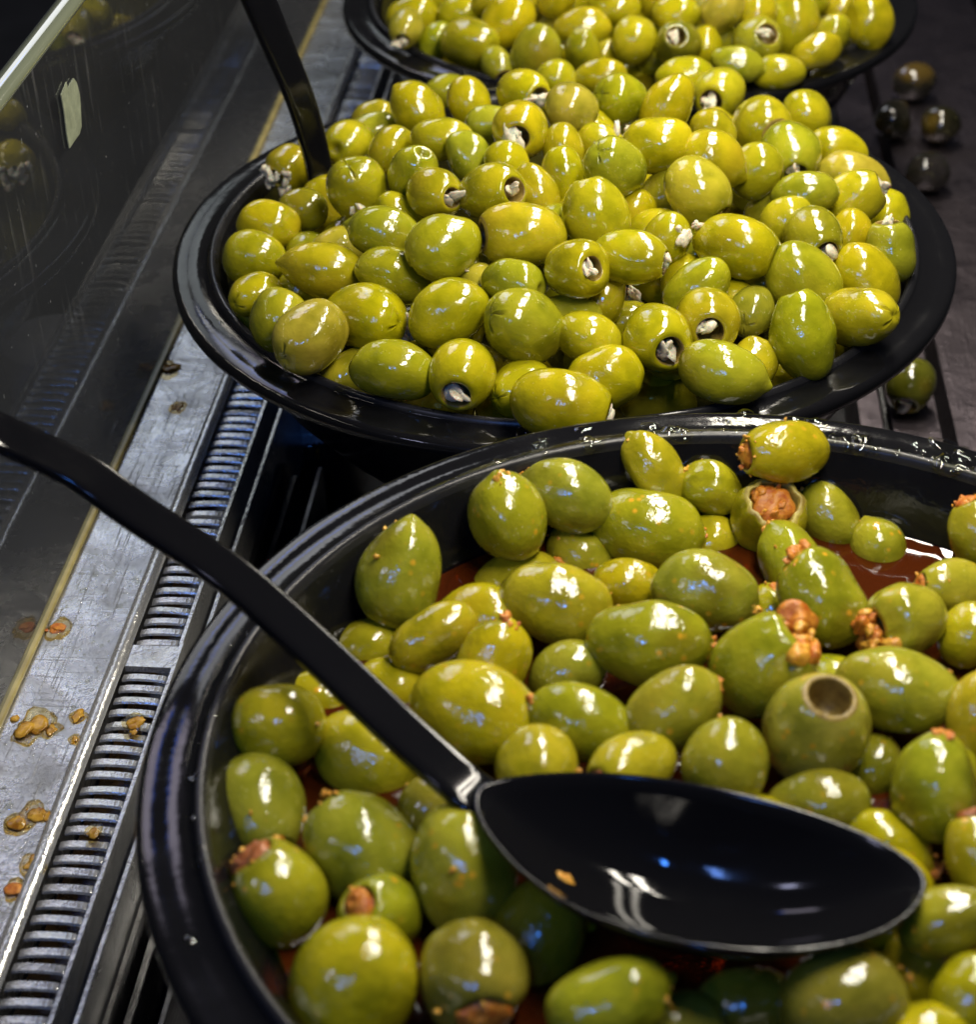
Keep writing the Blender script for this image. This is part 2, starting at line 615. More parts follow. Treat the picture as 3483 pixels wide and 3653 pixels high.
def frame_from_axis(ax, roll):
    x = Vector(ax).normalized()
    t = Vector((0, 0, 1)) if abs(x.z) < .9 else Vector((0, 1, 0))
    y = t.cross(x).normalized()
    z = x.cross(y)
    return Matrix((x, y, z)).transposed() @ Matrix.Rotation(roll, 3, 'X')


def make_olive(P, ax, Wmm, asp, head, tone, bowl, label, cat='olive', group=None, seed=0):
    rng = np.random.default_rng(seed)
    me, rh, xm, a, b_ = olive_mesh(rng, Wmm / 1000, asp, head)
    near = bowl == 'near'
    me.materials.append(M['skin_oily' if near else 'skin'])
    me.materials.append(M['hole'] if head in ('cheese', 'hole') else M['flesh'])
    me.polygons.foreach_set('use_smooth', [True] * len(me.polygons))
    o = bpy.data.objects.new('olive', me)
    COL.objects.link(o)
    o.matrix_world = Matrix.Translation(P) @ frame_from_axis(ax, rng.uniform(0, 6.28)).to_4x4()
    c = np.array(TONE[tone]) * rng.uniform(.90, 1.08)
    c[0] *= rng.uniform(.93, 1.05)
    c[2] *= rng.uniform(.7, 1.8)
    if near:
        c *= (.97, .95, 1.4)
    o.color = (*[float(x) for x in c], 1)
    tag(o, label, cat, group)

    def part(name, lumps, m_, kind=None):
        v, f = join(lumps)
        q = link(name, mesh(name, v, f), m_, o)
        if kind:
            q['kind'] = kind
        return q
    L = []
    if head == 'cheese':
        for k in range(int(rng.integers(2, 5))):
            an, rad = rng.uniform(0, 6.28), rh * rng.uniform(.0, .5)
            L.append(lump((xm - rh * .60 + rng.uniform(0, .75) * rh, rad * math.cos(an), rad * math.sin(an)), rh * rng.uniform(.34, .66), rng, (rng.uniform(1.0, 2.3), 1, .55), .24))
        part('filling', L, M['cheese'])
    elif head == 'crumble':
        for k in range(15):
            an, rad = rng.uniform(0, 6.28), b_ * rng.uniform(.0, .72)
            x = a * math.sqrt(max(0, 1 - (rad / b_) ** 2))
            L.append(lump((x, rad * math.cos(an), rad * math.sin(an)), b_ * rng.uniform(.08, .22), rng, (.8, 1.2, .9), .4))
        part('filling', L, M['cheese'])
    elif head == 'paste':
        L.append(lump((xm - rh * .30, 0, 0), rh * 1.0, rng, (.55, 1, 1), .12, 3, np.eye(3)))
        for k in range(4):
            an, rad = rng.uniform(0, 6.28), rh * rng.uniform(.2, .9)
            L.append(lump((xm + rng.uniform(-.1, .12) * rh, rad * math.cos(an), rad * math.sin(an)), rh * rng.uniform(.12, .28), rng, (1, 1, .8), .3))
        part('filling', L, M['paste'] if rng.uniform() < .7 else M['paste_dark'])
    elif head == 'gouge':
        L.append(lump((xm - rh * .32, 0, 0), rh * .98, rng, (.55, 1, 1), .14, 3, np.eye(3)))
        for k in range(12):
            an, rad = rng.uniform(0, 6.28), rh * rng.uniform(.2, .95)
            L.append(lump((xm - rh * rng.uniform(-.1, .3), rad * math.cos(an), rad * math.sin(an)), rh * rng.uniform(.10, .28), rng, (.7, 1.2, 1), .2))
        part('filling', L, M['paste'])
    elif head == 'bigpaste':
        for k in range(14):
            an, rad = rng.uniform(0, 6.28), rh * rng.uniform(0, 1.1)
            L.append(lump((xm + rng.uniform(-.25, .45) * rh, rad * math.cos(an), rad * math.sin(an)), rh * rng.uniform(.2, .55), rng, (1.2, 1, .8), .24))
        part('filling', L[:9], M['paste'])
        part('crumbs', L[9:], M['crumb'], 'stuff')
    if near:
        L = []
        nsp = int(rng.integers(3, 10)) if head != 'round' else int(rng.integers(0, 4))
        nsp = 0 if head == 'hole' else nsp
        for k in range(nsp):
            t, an = abs(rng.normal(0, .55)) + (.25 if head == 'paste' else 0), rng.uniform(0, 6.28)
            q = np.array((a * math.cos(t), b_ * math.sin(t) * math.cos(an), b_ * math.sin(t) * math.sin(an))) * .995
            if head in ('paste', 'bigpaste', 'gouge') and t < .6:
                q[0] = min(q[0], xm)
            L.append(lump(q, b_ * rng.uniform(.03, .085), rng, (1, 1, .6), .35, 1))
        if head in ('tipc', 'pastetip'):
            for k in range(4 if head == 'tipc' else 7):
                an, rad = rng.uniform(0, 6.28), b_ * rng.uniform(0, .3)
                L.append(lump((a * math.sqrt(1 - (rad / b_) ** 2) * 1.0, rad * math.cos(an), rad * math.sin(an)), b_ * rng.uniform(.06, .15), rng, (.8, 1.2, 1), .35))
        if L:
            part('crumbs', L, M['crumb'] if head != 'pastetip' else M['paste'], 'stuff')
    return o


# ------------------------------------------------------------------ the counter (setting)
ZS = 0.05
XG = -0.2025
Y0, Y1 = 0.05, 1.55


def slab(name, args, m_, kind='structure', parent=None, bev=0.0):
    v, f = box_vf(*args, bev)
    o = link(name, mesh(name, v, f), m_, parent, smooth=False)
    if kind:
        o['kind'] = kind
    return o


slab('floor', (-0.20, 0.34, Y0, Y1, -0.05, -0.03), M['floor'])
slab('shelf', (XG + .0005, -0.1745, Y0, Y1, .02, ZS), M['shelf'])
# rounded nose along the shelf's inner edge
prof = [(-.0030 * math.cos(a), .0030 * math.sin(a)) for a in np.linspace(math.radians(20), math.radians(225), 14)]
v, f = [], []
for x, z in prof:
    v += [(-.1722 - x * 1.0, Y0, ZS - .0016 + z), (-.1722 - x * 1.0, Y1, ZS - .0016 + z)]
for i in range(len(prof) - 1):
    f.append((2 * i, 2 * i + 1, 2 * i + 3, 2 * i + 2))
v2, f2 = box_vf(-.1752, -.1722, Y0, Y1, .02, ZS + .0013)
nose = link('shelf_edge', mesh('shelf_edge', v, f), M['grille'])
nose['kind'] = 'structure'
slab('trough', (-.1698, -.1515, Y0, Y1, .020, .034), M['trough'])
slab('counter_ground', (-1.6, -.2105, -.6, 2.6, -.5, -.45), M['outside'])
# right-hand ledge with its slots
slab('ledge', (.098, .1075, Y0, Y1, -.03, 0.0), M['ledge'])
slab('ledge', (.1118, .1322, Y0, Y1, -.03, .001), M['ledge'])
slab('ledge', (.1385, .215, Y0, Y1, -.03, 0.002), M['ledge'])
slab('ledge', (.222, .36, Y0, Y1, -.03, 0.012), M['dark_steel'])
r_ = slab('slot_strip', (.1088, .1104, Y0, Y1, -.03, -.001), M['dark_steel'], None)
tag(r_, 'thin metal strip in the slot beside the fallen olive with pale end', 'strip')

# vent grille: frame plates and one bar after another
gril = bpy.data.objects.new('vent_grille', None)
COL.objects.link(gril)
gril.location = (-.161, .6, ZS)
tag(gril, 'long slotted steel vent grille running beside the worn steel shelf', 'grille')
W0, W1 = -.0082, .0082
vv, ff = [], []
nx = 7
for j, (yo, zo) in enumerate(((-.00165, -.0007), (-.00125, 0.), (.00125, 0.), (.00165, -.0007))):
    for i in range(nx):
        x = W0 + (W1 - W0) * i / (nx - 1)
        end = abs(2 * i / (nx - 1) - 1) > .95
        vv.append((x, yo, zo - .0012 + .0005 * (1 - (2 * i / (nx - 1) - 1) ** 2) - (.0004 if end else 0)))
for j in range(3):
    for i in range(nx - 1):
        k = j * nx + i
        ff.append((k, k + 1, k + nx + 1, k + nx))
bar_me = mesh('bar', vv, ff)
bar_me.materials.append(M['grille'])
rg = random.Random(4)
y = .252
PITCH = .00582
while y < 1.16:
    if .4335 < y < .4475:
        y += PITCH
        continue
    o = bpy.data.objects.new('bar', bar_me)
    COL.objects.link(o)
    o.parent = gril
    o.location = (rg.gauss(0, .0001), y - .6 + rg.gauss(0, .00016), -.0012 + rg.gauss(0, .00012))
    o.rotation_euler = (rg.gauss(0, .05), rg.gauss(0, .012), rg.gauss(0, .014))
    if rg.random() < .05:
        o.scale = (1, 1, 1.6)
    y += PITCH
v, f = box_vf(-.0085, .0085, .436 - .6, .4468 - .6, -.0035, -.0010)
link('joint_plate', mesh('joint_plate', v, f), M['grille'], gril, smooth=False)
v, f = box_vf(.0084, .0096, .25 - .6, .4462 - .6, -.026, .0012)
link('side_plate', mesh('side_plate', v, f), M['grille'], gril, smooth=False)
v, f = box_vf(.0078, .0090, .4466 - .6, 1.17 - .6, -.026, .0004)
link('side_plate', mesh('side_plate', v, f), M['grille'], gril, smooth=False)

# mounting rails down in the well
for x, z0, z1, wd, lab in ((-.1465, .0, .046, .0013, 'thin upright steel rail next to the vent grille'),
                           (-.1440, -.03, .030, .0016, 'low dark rail second from the vent grille'),
                           (-.1395, -.03, .024, .0022, 'low dark rail third from the vent grille'),
                           (-.1320, -.03, .018, .0016, 'low rail passing in front of the ribbed canister')):
    v, f = box_vf(x - wd, x + wd * .0 + .0004, Y0, Y1 if x < -.145 else (.60 if x > -.135 else .585), z0, z1, .0003)
    o = link('rail', mesh('rail', v, f), M['dark_steel'] if z1 < .04 else M['grille'], smooth=False)
    tag(o, lab, 'rail', 'rails in the well')

# glass panel
gp = bpy.data.objects.new('glass_panel', None)
COL.objects.link(gp)
gp.location = (XG, .8, ZS)
tag(gp, 'upright clear glass guard reflecting the vent grille', 'glass panel')
GT = .2165 - ZS
v, f = box_vf(-.0040, 0, Y0 - .8, Y1 - .8, .0022, GT - .0012)
link('pane', mesh('pane', v, f), M['glass'], gp, smooth=False)
prof = [(-.00425 + .0046 * math.cos(a), GT + .0030 * math.sin(a)) for a in np.linspace(0, 2 * math.pi, 14, endpoint=False)]
v = [(x, yy, z) for yy in (Y0 - .8, Y1 - .8) for x, z in prof]
f = [(i, (i + 1) % 14, 14 + (i + 1) % 14, 14 + i) for i in range(14)]
link('polished_edge', mesh('polished_edge', v, f), M['glass_edge'], gp)
v, f = box_vf(-.0014, .0016, Y0 - .8, Y1 - .8, .0003, .0021, .0004)
link('gasket', mesh('gasket', v, f), M['gasket'], gp, smooth=False)
st = [(0.5754, 0.1979), (0.5778, 0.1952), (0.5788, 0.1911), (0.578, 0.1873), (0.5751, 0.1801), (0.5716, 0.1787), (0.565, 0.1789), (0.559, 0.1789), (0.5589, 0.1844), (0.5602, 0.1921), (0.56, 0.1982), (0.5652, 0.1993), (0.5674, 0.1999), (0.5677, 0.1971), (0.5714, 0.1978)]
v = [(-.2019, y_, z_) for y_, z_ in st] + [(-.2015, y_, z_) for y_, z_ in st]
n_ = len(st)
f = [tuple(range(n_)), tuple(range(2 * n_ - 1, n_ - 1, -1))] + [(i, (i + 1) % n_, n_ + (i + 1) % n_, n_ + i) for i in range(n_)]
o = link('sticker', mesh('sticker', v, f), M['sticker'], smooth=False)
tag(o, 'torn pale green sticker remnant stuck on the glass guard', 'sticker')


# ------------------------------------------------------------------ bowls
BOWL_PROF = [(.0, -.106), (.060, -.106), (.068, -.100), (.080, -.075), (.100, -.056), (.116, -.038), (.1255, -.018), (.1305, -.006), (.1325, -.0022), (.1331, -.0004), (.1338, .0006), (.1347, .0008), (.1355, .0004), (.1361, -.0010), (.1370, -.0021),
             (.1440, -.0016), (.1478, -.0013), (.1492, -.0019), (.1500, -.0034), (.1499, -.0060), (.1488, -.0068), (.1470, -.0064), (.1380, -.0062), (.1350, -.0085), (.1300, -.022), (.120, -.042), (.104, -.062), (.084, -.082), (.072, -.104), (.070, -.118), (.070, -.146), (.066, -.148), (.0, -.148)]
BLAB = {'near': 'large round black bowl of orange-filled olives at the front', 'mid': 'round black bowl heaped with cheese-filled olives in the middle of the row',
        'far': 'round black bowl of olives at the back of the row, cut by the top edge'}
for nm, (bx, by, bz) in BOWLS.items():
    t = bpy.data.objects.new('serving_bowl', None)
    COL.objects.link(t)
    t.location = (bx, by, bz)
    tag(t, BLAB[nm], 'bowl', 'row of black serving bowls')
    d = bz - .12
    pr = [(r, z if z > -.12 else z - d - .0018) for r, z in BOWL_PROF]
    i0 = [i for i, q in enumerate(pr) if q[0] >= .1325][0]
    i1 = [i for i, q in enumerate(pr) if q[0] == .1380][0]
    il = [i for i, q in enumerate(pr) if q[0] == .1361][0]
    for nme, seq in (('basin', pr[:i0 + 1]), ('lip', pr[i0:il + 1]), ('rim', pr[il:i1 + 1]), ('outer_wall', pr[i1:])):
        v, f = lathe_vf(seq, 128)
        link(nme, mesh(nme, v, f), M['lip' if nme == 'lip' else 'plastic'], t)


def disc(name, c, r, m_, dish=.0016, rings=40, seg=96):
    v, f = [(0, 0, 0)], []
    for i in range(1, rings + 1):
        q = i / rings
        for k in range(seg):
            an = 2 * math.pi * k / seg
            v.append((r * q * math.cos(an), r * q * math.sin(an), dish * max(0, (q - .93) / .07) ** 2))
    for k in range(seg):
        f.append((0, 1 + k, 1 + (k + 1) % seg))
    for i in range(rings - 1):
        for k in range(seg):
            f.append((1 + i * seg + k, 1 + (i + 1) * seg + k, 1 + (i + 1) * seg + (k + 1) % seg, 1 + i * seg + (k + 1) % seg))
    o = link(name, mesh(name, v, f), m_)
    o.location = c
    return o


nb, mb, fb = BOWLS['near'], BOWLS['mid'], BOWLS['far']
tag(disc('red_oil', (nb[0], nb[1], nb[2] - .0220), .1228, M['oil']), 'dark red oil pooled between olives in the front bowl', 'oil', kind='stuff')
tag(disc('brine', (mb[0], mb[1], mb[2] - .0068), .1296, M['brine']), 'clear yellowish brine around olives in the middle bowl', 'brine', kind='stuff')
tag(disc('brine', (fb[0], fb[1], fb[2] - .0070), .1294, M['brine']), 'cloudy brine in the rear bowl', 'brine', kind='stuff')

# ------------------------------------------------------------------ olives
OLIVES = [
 ('mid',(-0.1449, 0.6519, 0.1292),(-0.422, -0.906, -0.031),19.5,1.19,'crumble','y','olive smeared with crumbled white cheese, against the standing ladle in the middle bowl'),
 ('mid',(-0.1313, 0.6094, 0.1319),(-0.97, -0.097, 0.223),16.8,1.22,'round','d',"dark olive sunk in brine beside the standing ladle's lower end"),
 ('mid',(-0.1428, 0.5957, 0.1315),(-0.925, -0.028, 0.379),20.0,1.22,'round','y',"yellow olive standing in open brine at the middle bowl's far-left wall"),
 ('mid',(-0.1444, 0.5751, 0.1282),(-0.965, -0.115, 0.236),20.8,1.17,'round','y',"yellow olive half ringed by brine at the middle bowl's left lip"),
 ('mid',(-0.139, 0.5508, 0.1271),(-0.558, -0.817, 0.143),16.7,1.34,'cross','y',"small olive with cross cut wedged at the middle bowl's left lip"),
 ('mid',(-0.1446, 0.5564, 0.113),(0.147, 0.523, 0.839),16.9,1.15,'round','p',"sliver of pale olive wedged below the cross-cut one at middle bowl's left lip"),
 ('mid',(-0.1139, 0.5548, 0.1355),(-0.972, -0.081, 0.218),20.1,1.46,'tip','y','long yellow olive beside the brine pool, in the middle bowl'),
 ('mid',(-0.1268, 0.5304, 0.129),(-0.192, 0.458, 0.868),20.5,1.16,'round','g',"upright green olive touching the middle bowl's front-left lip"),
 ('mid',(-0.1121, 0.5128, 0.1334),(-0.452, -0.886, -0.106),23.1,1.32,'cross','p',"dull ochre olive with long cross cut on the middle bowl's front-left lip"),
 ('mid',(-0.0959, 0.5303, 0.1307),(0.802, -0.562, 0.2),25.2,1.39,'cross','y','large olive with star-shaped cut end, over the dull ochre one, middle bowl'),
 ('mid',(-0.0891, 0.5501, 0.1363),(-0.937, 0.037, 0.347),19.9,1.46,'cross','g','creased glossy olive behind the large star-cut olive, middle bowl'),
 ('mid',(-0.0939, 0.5677, 0.1435),(-0.96, -0.015, 0.279),20.6,1.35,'tip','g','green olive with a cheese crumb above it, middle bowl near ladle'),
 ('mid',(-0.0704, 0.5508, 0.1474),(-0.746, -0.57, -0.343),23.8,1.18,'cross','g','broad green olive with a small slit at its lower end, middle bowl'),
 ('mid',(-0.0436, 0.5583, 0.1488),(-0.961, -0.253, 0.11),23.1,1.37,'hole','y','big yellow olive lying sideways with dark open hole, middle bowl centre'),
 ('mid',(-0.1087, 0.6042, 0.1444),(-0.135, -0.462, 0.876),23.4,1.13,'cross','y','round bright yellow olive with star cut on top, touching the standing ladle'),
 ('mid',(-0.121, 0.6568, 0.1379),(-0.24, -0.935, 0.261),20.3,1.29,'dimple','y','round olive with a brown dimple behind the standing ladle'),
 ('mid',(-0.1009, 0.6402, 0.1421),(0.482, 0.428, 0.764),16.8,1.26,'round','y','half-hidden yellow olive upper left of the olive with a puckered top edge right'),
 ('mid',(-0.1197, 0.7166, 0.1226),(0.951, 0.242, 0.19),16.8,1.25,'round','p','pale olive at the back left of the middle heap, touching the rim'),
 ('mid',(-0.1165, 0.6842, 0.1298),(0.951, 0.246, 0.188),16.8,1.42,'round','g','half-hidden green olive below the pale olive at the back left'),
 ('mid',(-0.0941, 0.6805, 0.141),(-0.71, 0.196, 0.676),21.2,1.32,'tip','y',"tall yellow olive leaning at the middle heap's back-left corner"),
 ('mid',(-0.0803, 0.6349, 0.1509),(0.988, 0.145, 0.046),16.8,1.5,'round','y','long yellow olive lying flat with a hooked highlight, middle heap back left'),
 ('mid',(-0.075, 0.6912, 0.1403),(-0.352, 0.336, 0.874),18.5,1.26,'round','y','half-hidden yellow olive upper left of the small olive with white cheese at its side'),
 ('mid',(-0.0903, 0.7434, 0.1242),(0.977, 0.173, 0.128),16.8,1.33,'round','g','half-hidden green olive upper right of the tall yellow olive leaning'),
 ('mid',(-0.0683, 0.6232, 0.1488),(-0.51, 0.313, 0.801),16.8,1.29,'round','g','half-hidden green olive lower left of the small olive with white cheese at its side'),
 ('mid',(-0.0492, 0.6304, 0.1566),(-0.024, -0.987, 0.156),21.0,1.29,'cheese','y','olive with dark round hole facing out, high in the middle heap'),
 ('mid',(-0.0629, 0.6535, 0.1482),(-0.949, -0.31, -0.064),16.8,1.32,'cheese','g','small olive with white cheese at its side, left of the dark-holed one'),
 ('mid',(-0.088, 0.6026, 0.1508),(0.47, -0.157, 0.869),18.3,1.21,'dimple','g','olive with a puckered top edge right of the star-topped round one'),
 ('mid',(-0.0769, 0.5873, 0.1504),(0.648, -0.735, 0.202),19.7,1.25,'cheese','y','olive with cheese in a dark notch, directly left of the blue-cheese one'),
 ('mid',(-0.0566, 0.5827, 0.1533),(0.729, -0.582, 0.36),22.0,1.32,'cheese','y','olive with blue-veined cheese spilling from its right end, middle heap'),
 ('mid',(-0.0533, 0.6129, 0.1496),(-0.188, 0.402, 0.896),17.6,1.2,'round','y','half-hidden yellow olive below the olive with dark round hole facing out'),
 ('mid',(-0.0409, 0.5919, 0.1486),(-0.357, 0.389, 0.85),16.8,1.37,'round','y','half-hidden yellow olive above the big yellow olive lying sideways with dark open hole'),
 ('mid',(-0.0916, 0.5904, 0.1396),(-0.866, 0.11, 0.487),16.8,1.24,'round','y','half-hidden yellow olive upper right of the green olive with a cheese crumb above it'),
 ('mid',(-0.0585, 0.4962, 0.1289),(-0.1, -0.995, -0.023),22.5,1.22,'cheese','y',"olive dangling a white cheese strand over the middle bowl's front lip"),
 ('mid',(-0.0822, 0.4983, 0.129),(0.979, 0.039, -0.199),21.0,1.37,'tip','g',"dark green olive lying on the middle bowl's front-left rim"),
 ('mid',(-0.066, 0.5244, 0.1368),(-0.902, -0.386, -0.194),24.0,1.27,'round','y','big tilted yellow olive above the one with the cheese strand, middle bowl'),
 ('mid',(-0.0403, 0.5149, 0.1371),(-0.775, -0.324, 0.543),24.4,1.17,'cross','g','broad olive with a crease line across it, right of the big tilted one'),
 ('mid',(-0.0399, 0.5012, 0.1208),(-0.668, -0.733, 0.129),19.6,1.2,'cross','y','olive with side slit half hidden behind the front-most one on the rim'),
 ('mid',(-0.0445, 0.5342, 0.143),(0.89, -0.446, 0.094),16.8,1.47,'dimple','g',"small dark olive with dimpled end in the middle bowl's centre gap"),
 ('mid',(-0.0563, 0.5443, 0.1345),(-0.656, 0.313, 0.686),16.8,1.16,'round','p','half-hidden pale olive left of the small dark olive with dimpled end'),
 ('mid',(-0.101, 0.5182, 0.1152),(0.842, 0.393, 0.371),16.8,1.26,'round','p',"pale olive under the dark green one at the middle bowl's front-left rim"),
 ('mid',(-0.1124, 0.585, 0.128),(0.986, 0.157, -0.061),16.8,1.45,'round','p','half-hidden pale olive upper right of the long yellow olive beside the brine pool'),
 ('mid',(-0.0624, 0.5603, 0.1322),(-0.02, 0.473, 0.881),16.7,1.25,'round','p','half-hidden pale olive right of the broad green olive with a small slit'),
 ('mid',(-0.0549, 0.5746, 0.1326),(0.996, 0.086, -0.023),16.9,1.25,'round','d','half-hidden dark olive upper left of the small dark olive with dimpled end'),
 ('mid',(-0.0231, 0.5342, 0.1493),(0.562, -0.721, 0.404),20.7,1.19,'cheese','y','olive with wide ringed hole showing cheese inside, centre front of middle heap'),
 ('mid',(-0.0054, 0.5449, 0.1486),(0.957, -0.289, -0.014),20.1,1.43,'cheese','y','olive with small cheese chip at its right end, above the fallen cheese crumb'),
 ('mid',(-0.0184, 0.5705, 0.1511),(-0.276, 0.423, 0.863),22.6,1.21,'dimple','y','upright olive with a shallow dent, middle of the middle heap'),
 ('mid',(-0.0132, 0.6001, 0.1555),(-0.359, -0.564, 0.744),22.4,1.23,'cross','g','round olive with a small triangular nick, upper middle heap'),
 ('mid',(-0.0307, 0.6546, 0.1546),(0.169, -0.883, -0.438),20.8,1.12,'cross','p','dull olive with a faint cross near its bottom, back of middle heap'),
 ('mid',(-0.0126, 0.6843, 0.1465),(-0.673, -0.593, 0.442),21.6,1.15,'cross','g','green olive with cross cut on its left cheek, top of middle heap'),
 ('mid',(0.0069, 0.6785, 0.1456),(0.489, 0.34, 0.803),20.4,1.37,'round','y','yellow olive leaning at the back of the middle heap'),
 ('mid',(0.0296, 0.7309, 0.1289),(-0.339, -0.928, 0.154),22.9,1.24,'cheese','y',"round olive with open hole of pale filling, topmost at middle heap's back"),
 ('mid',(0.0026, 0.6202, 0.1558),(0.982, 0.072, 0.174),21.4,1.26,'round','y','yellow olive with straight highlight behind the grey-green upright one'),
 ('mid',(0.0237, 0.6187, 0.1512),(0.873, -0.233, -0.429),21.4,1.26,'tip','y','slanted olive right of the straight-highlight one, upper middle heap'),
 ('mid',(0.0178, 0.5921, 0.1506),(0.641, -0.496, -0.586),22.6,1.18,'cheese','p','grey-green upright olive with a cheese tip at its lower right'),
 ('mid',(0.0454, 0.6883, 0.1342),(0.45, -0.889, 0.085),24.5,1.19,'hole','y','round olive with a small red-brown hole, right back of the middle heap'),
 ('mid',(0.0658, 0.7082, 0.1289),(-0.509, 0.382, 0.771),21.2,1.11,'round','y',"last round olive at the middle heap's back-right corner"),
 ('mid',(0.0554, 0.6505, 0.1386),(0.107, -0.973, -0.206),22.8,1.19,'cheese','g','olive with black and white cheese in its lower hole, right of middle heap'),
 ('mid',(0.0771, 0.6746, 0.129),(-0.94, 0.225, 0.258),18.2,1.41,'round','y',"yellow olive with a ragged white highlight at middle heap's right side"),
 ('mid',(0.0809, 0.6503, 0.1286),(-0.939, 0.235, 0.25),19.8,1.5,'round','p',"long pale olive on the middle heap's right side"),
 ('mid',(0.0589, 0.6139, 0.1394),(0.978, 0.007, 0.208),16.8,1.5,'round','g','flat green olive under the black and white cheese one'),
 ('mid',(0.0772, 0.6252, 0.1321),(0.881, 0.024, 0.473),19.7,1.44,'cheese','y','spindle-shaped olive with tiny cheese tip pointing right, middle heap right side'),
 ('mid',(0.0321, 0.5657, 0.1422),(0.915, -0.393, -0.094),22.9,1.45,'cheese','y','bright yellow olive lying on top with cheese at its right end, middle bowl'),
 ('mid',(0.0603, 0.583, 0.1369),(0.37, -0.929, -0.003),20.6,1.32,'cheese','d','dark olive with cheese in its lower right hole, behind the green slanted one'),
 ('mid',(0.0557, 0.5581, 0.1339),(0.776, -0.358, -0.519),24.2,1.31,'tip','g','large smooth green olive slanting down, right front of the middle heap'),
 ('mid',(0.0749, 0.5978, 0.1319),(0.481, 0.35, 0.804),16.8,1.09,'round','y',"small round olive with a ragged highlight near middle bowl's right lip"),
 ('mid',(0.0895, 0.5894, 0.1292),(-0.211, 0.316, 0.925),18.4,1.27,'cheese','g',"olive with white cheese on its top, against the middle bowl's right lip"),
 ('mid',(0.094, 0.6404, 0.1178),(-0.018, 0.448, 0.894),16.8,1.25,'round','y','half-hidden yellow olive above the olive with white cheese on its top'),
 ('mid',(0.079, 0.5721, 0.1274),(-0.654, 0.428, 0.624),21.9,1.3,'round','y',"yellow olive with long highlight leaning on the middle bowl's right lip"),
 ('mid',(0.0743, 0.5411, 0.129),(0.657, -0.626, 0.42),21.0,1.44,'cross','y',"olive with deep cross cut facing right at the middle bowl's right lip"),
 ('mid',(0.054, 0.5247, 0.1305),(-0.287, 0.429, 0.857),22.8,1.36,'dimple','g',"tall green olive with cleft top on the middle bowl's front-right rim"),
 ('mid',(0.0378, 0.5465, 0.1273),(-0.278, -0.958, 0.069),17.6,1.27,'cross','d','dark olive with cross cut and pinhole, left of the tall cleft-top olive'),
 ('mid',(0.0217, 0.5282, 0.1342),(0.034, -0.984, 0.177),21.6,1.21,'cheese','y','olive with wide dark hole full of cheese bits, left of the cross-and-pinhole one'),
 ('mid',(0.0179, 0.5495, 0.1335),(0.806, 0.265, 0.528),18.5,1.45,'round','g','half-hidden green olive above the olive with wide dark hole full of cheese bits'),
 ('mid',(0.0038, 0.5149, 0.133),(0.385, -0.895, 0.226),24.4,1.24,'cheese','y','olive with big black hole and cheese flakes, front of the middle heap'),
 ('mid',(-0.0176, 0.514, 0.1342),(-0.947, 0.138, 0.29),17.7,1.3,'round','y','plain yellow olive above the olive lying behind the front-most olive'),
 ('mid',(-0.0119, 0.4969, 0.1285),(0.93, 0.21, 0.3),21.3,1.31,'round','y',"olive lying behind the front-most olive on the middle bowl's rim"),
 ('mid',(-0.0253, 0.4788, 0.1295),(0.972, -0.163, -0.171),24.7,1.35,'cheese','y',"front-most long olive lying across the middle bowl's rim with white cheese tip"),
 ('mid',(0.0269, 0.5016, 0.129),(0.958, -0.186, -0.22),20.9,1.42,'tip','g',"pointed green olive lying on the middle bowl's front rim"),
 ('mid',(0.0367, 0.5205, 0.121),(0.477, 0.429, 0.767),18.9,1.1,'round','y','olive between the pointed green one and the tall cleft-top one'),
 ('mid',(0.0408, 0.6248, 0.1434),(0.327, 0.388, 0.862),19.1,1.16,'round','y','half-hidden yellow olive right of the slanted olive right of the straight-highlight one'),
 ('mid',(0.0041, 0.5852, 0.1372),(0.981, 0.082, 0.173),16.8,1.5,'round','y','half-hidden yellow olive lower left of the grey-green upright olive with a cheese tip'),
 ('mid',(0.0075, 0.5697, 0.1428),(0.484, 0.398, 0.78),17.9,1.08,'round','y','half-hidden yellow olive right of the olive with small cheese chip at its right end'),
 ('mid',(-0.0052, 0.5985, 0.1384),(0.485, 0.393, 0.781),16.9,1.18,'round','y','half-hidden yellow olive right of the upright olive with a shallow dent'),
 ('mid',(0.0134, 0.565, 0.1278),(0.482, 0.409, 0.775),16.8,1.2,'round','y','half-hidden yellow olive above the olive with wide dark hole full of cheese bits'),
 ('mid',(0.0513, 0.5998, 0.1354),(0.854, 0.172, 0.49),16.8,1.27,'round','y','half-hidden yellow olive right of the bright yellow olive lying on top with cheese'),
 ('mid',(0.0476, 0.6238, 0.1276),(0.855, 0.176, 0.487),16.9,1.27,'round','d','half-hidden dark olive left of the flat green olive under the black and white cheese'),
 ('mid',(0.0057, 0.6114, 0.1384),(0.486, 0.379, 0.788),16.9,1.5,'round','d','half-hidden dark olive left of the grey-green upright olive with a cheese tip'),
 ('mid',(-0.0325, 0.6287, 0.1494),(-0.188, 0.399, 0.898),16.8,1.27,'round','y','half-hidden yellow olive below the dull olive with a faint cross near its bottom'),
 ('mid',(-0.0316, 0.6053, 0.149),(-0.189, 0.414, 0.891),16.8,1.38,'round','y','half-hidden yellow olive upper left of the upright olive with a shallow dent'),
 ('mid',(-0.0147, 0.5437, 0.1326),(0.481, 0.441, 0.758),16.9,1.31,'round','y','half-hidden yellow olive lower right of the olive with wide ringed hole showing cheese inside'),
 ('mid',(-0.0256, 0.5311, 0.1318),(-0.988, 0.041, 0.151),16.8,1.5,'round','g','half-hidden green olive below the olive with wide ringed hole showing cheese inside'),
 ('mid',(0.0254, 0.6644, 0.1419),(-0.872, 0.226, 0.434),16.9,1.19,'round','y','half-hidden yellow olive above the slanted olive right of the straight-highlight one'),
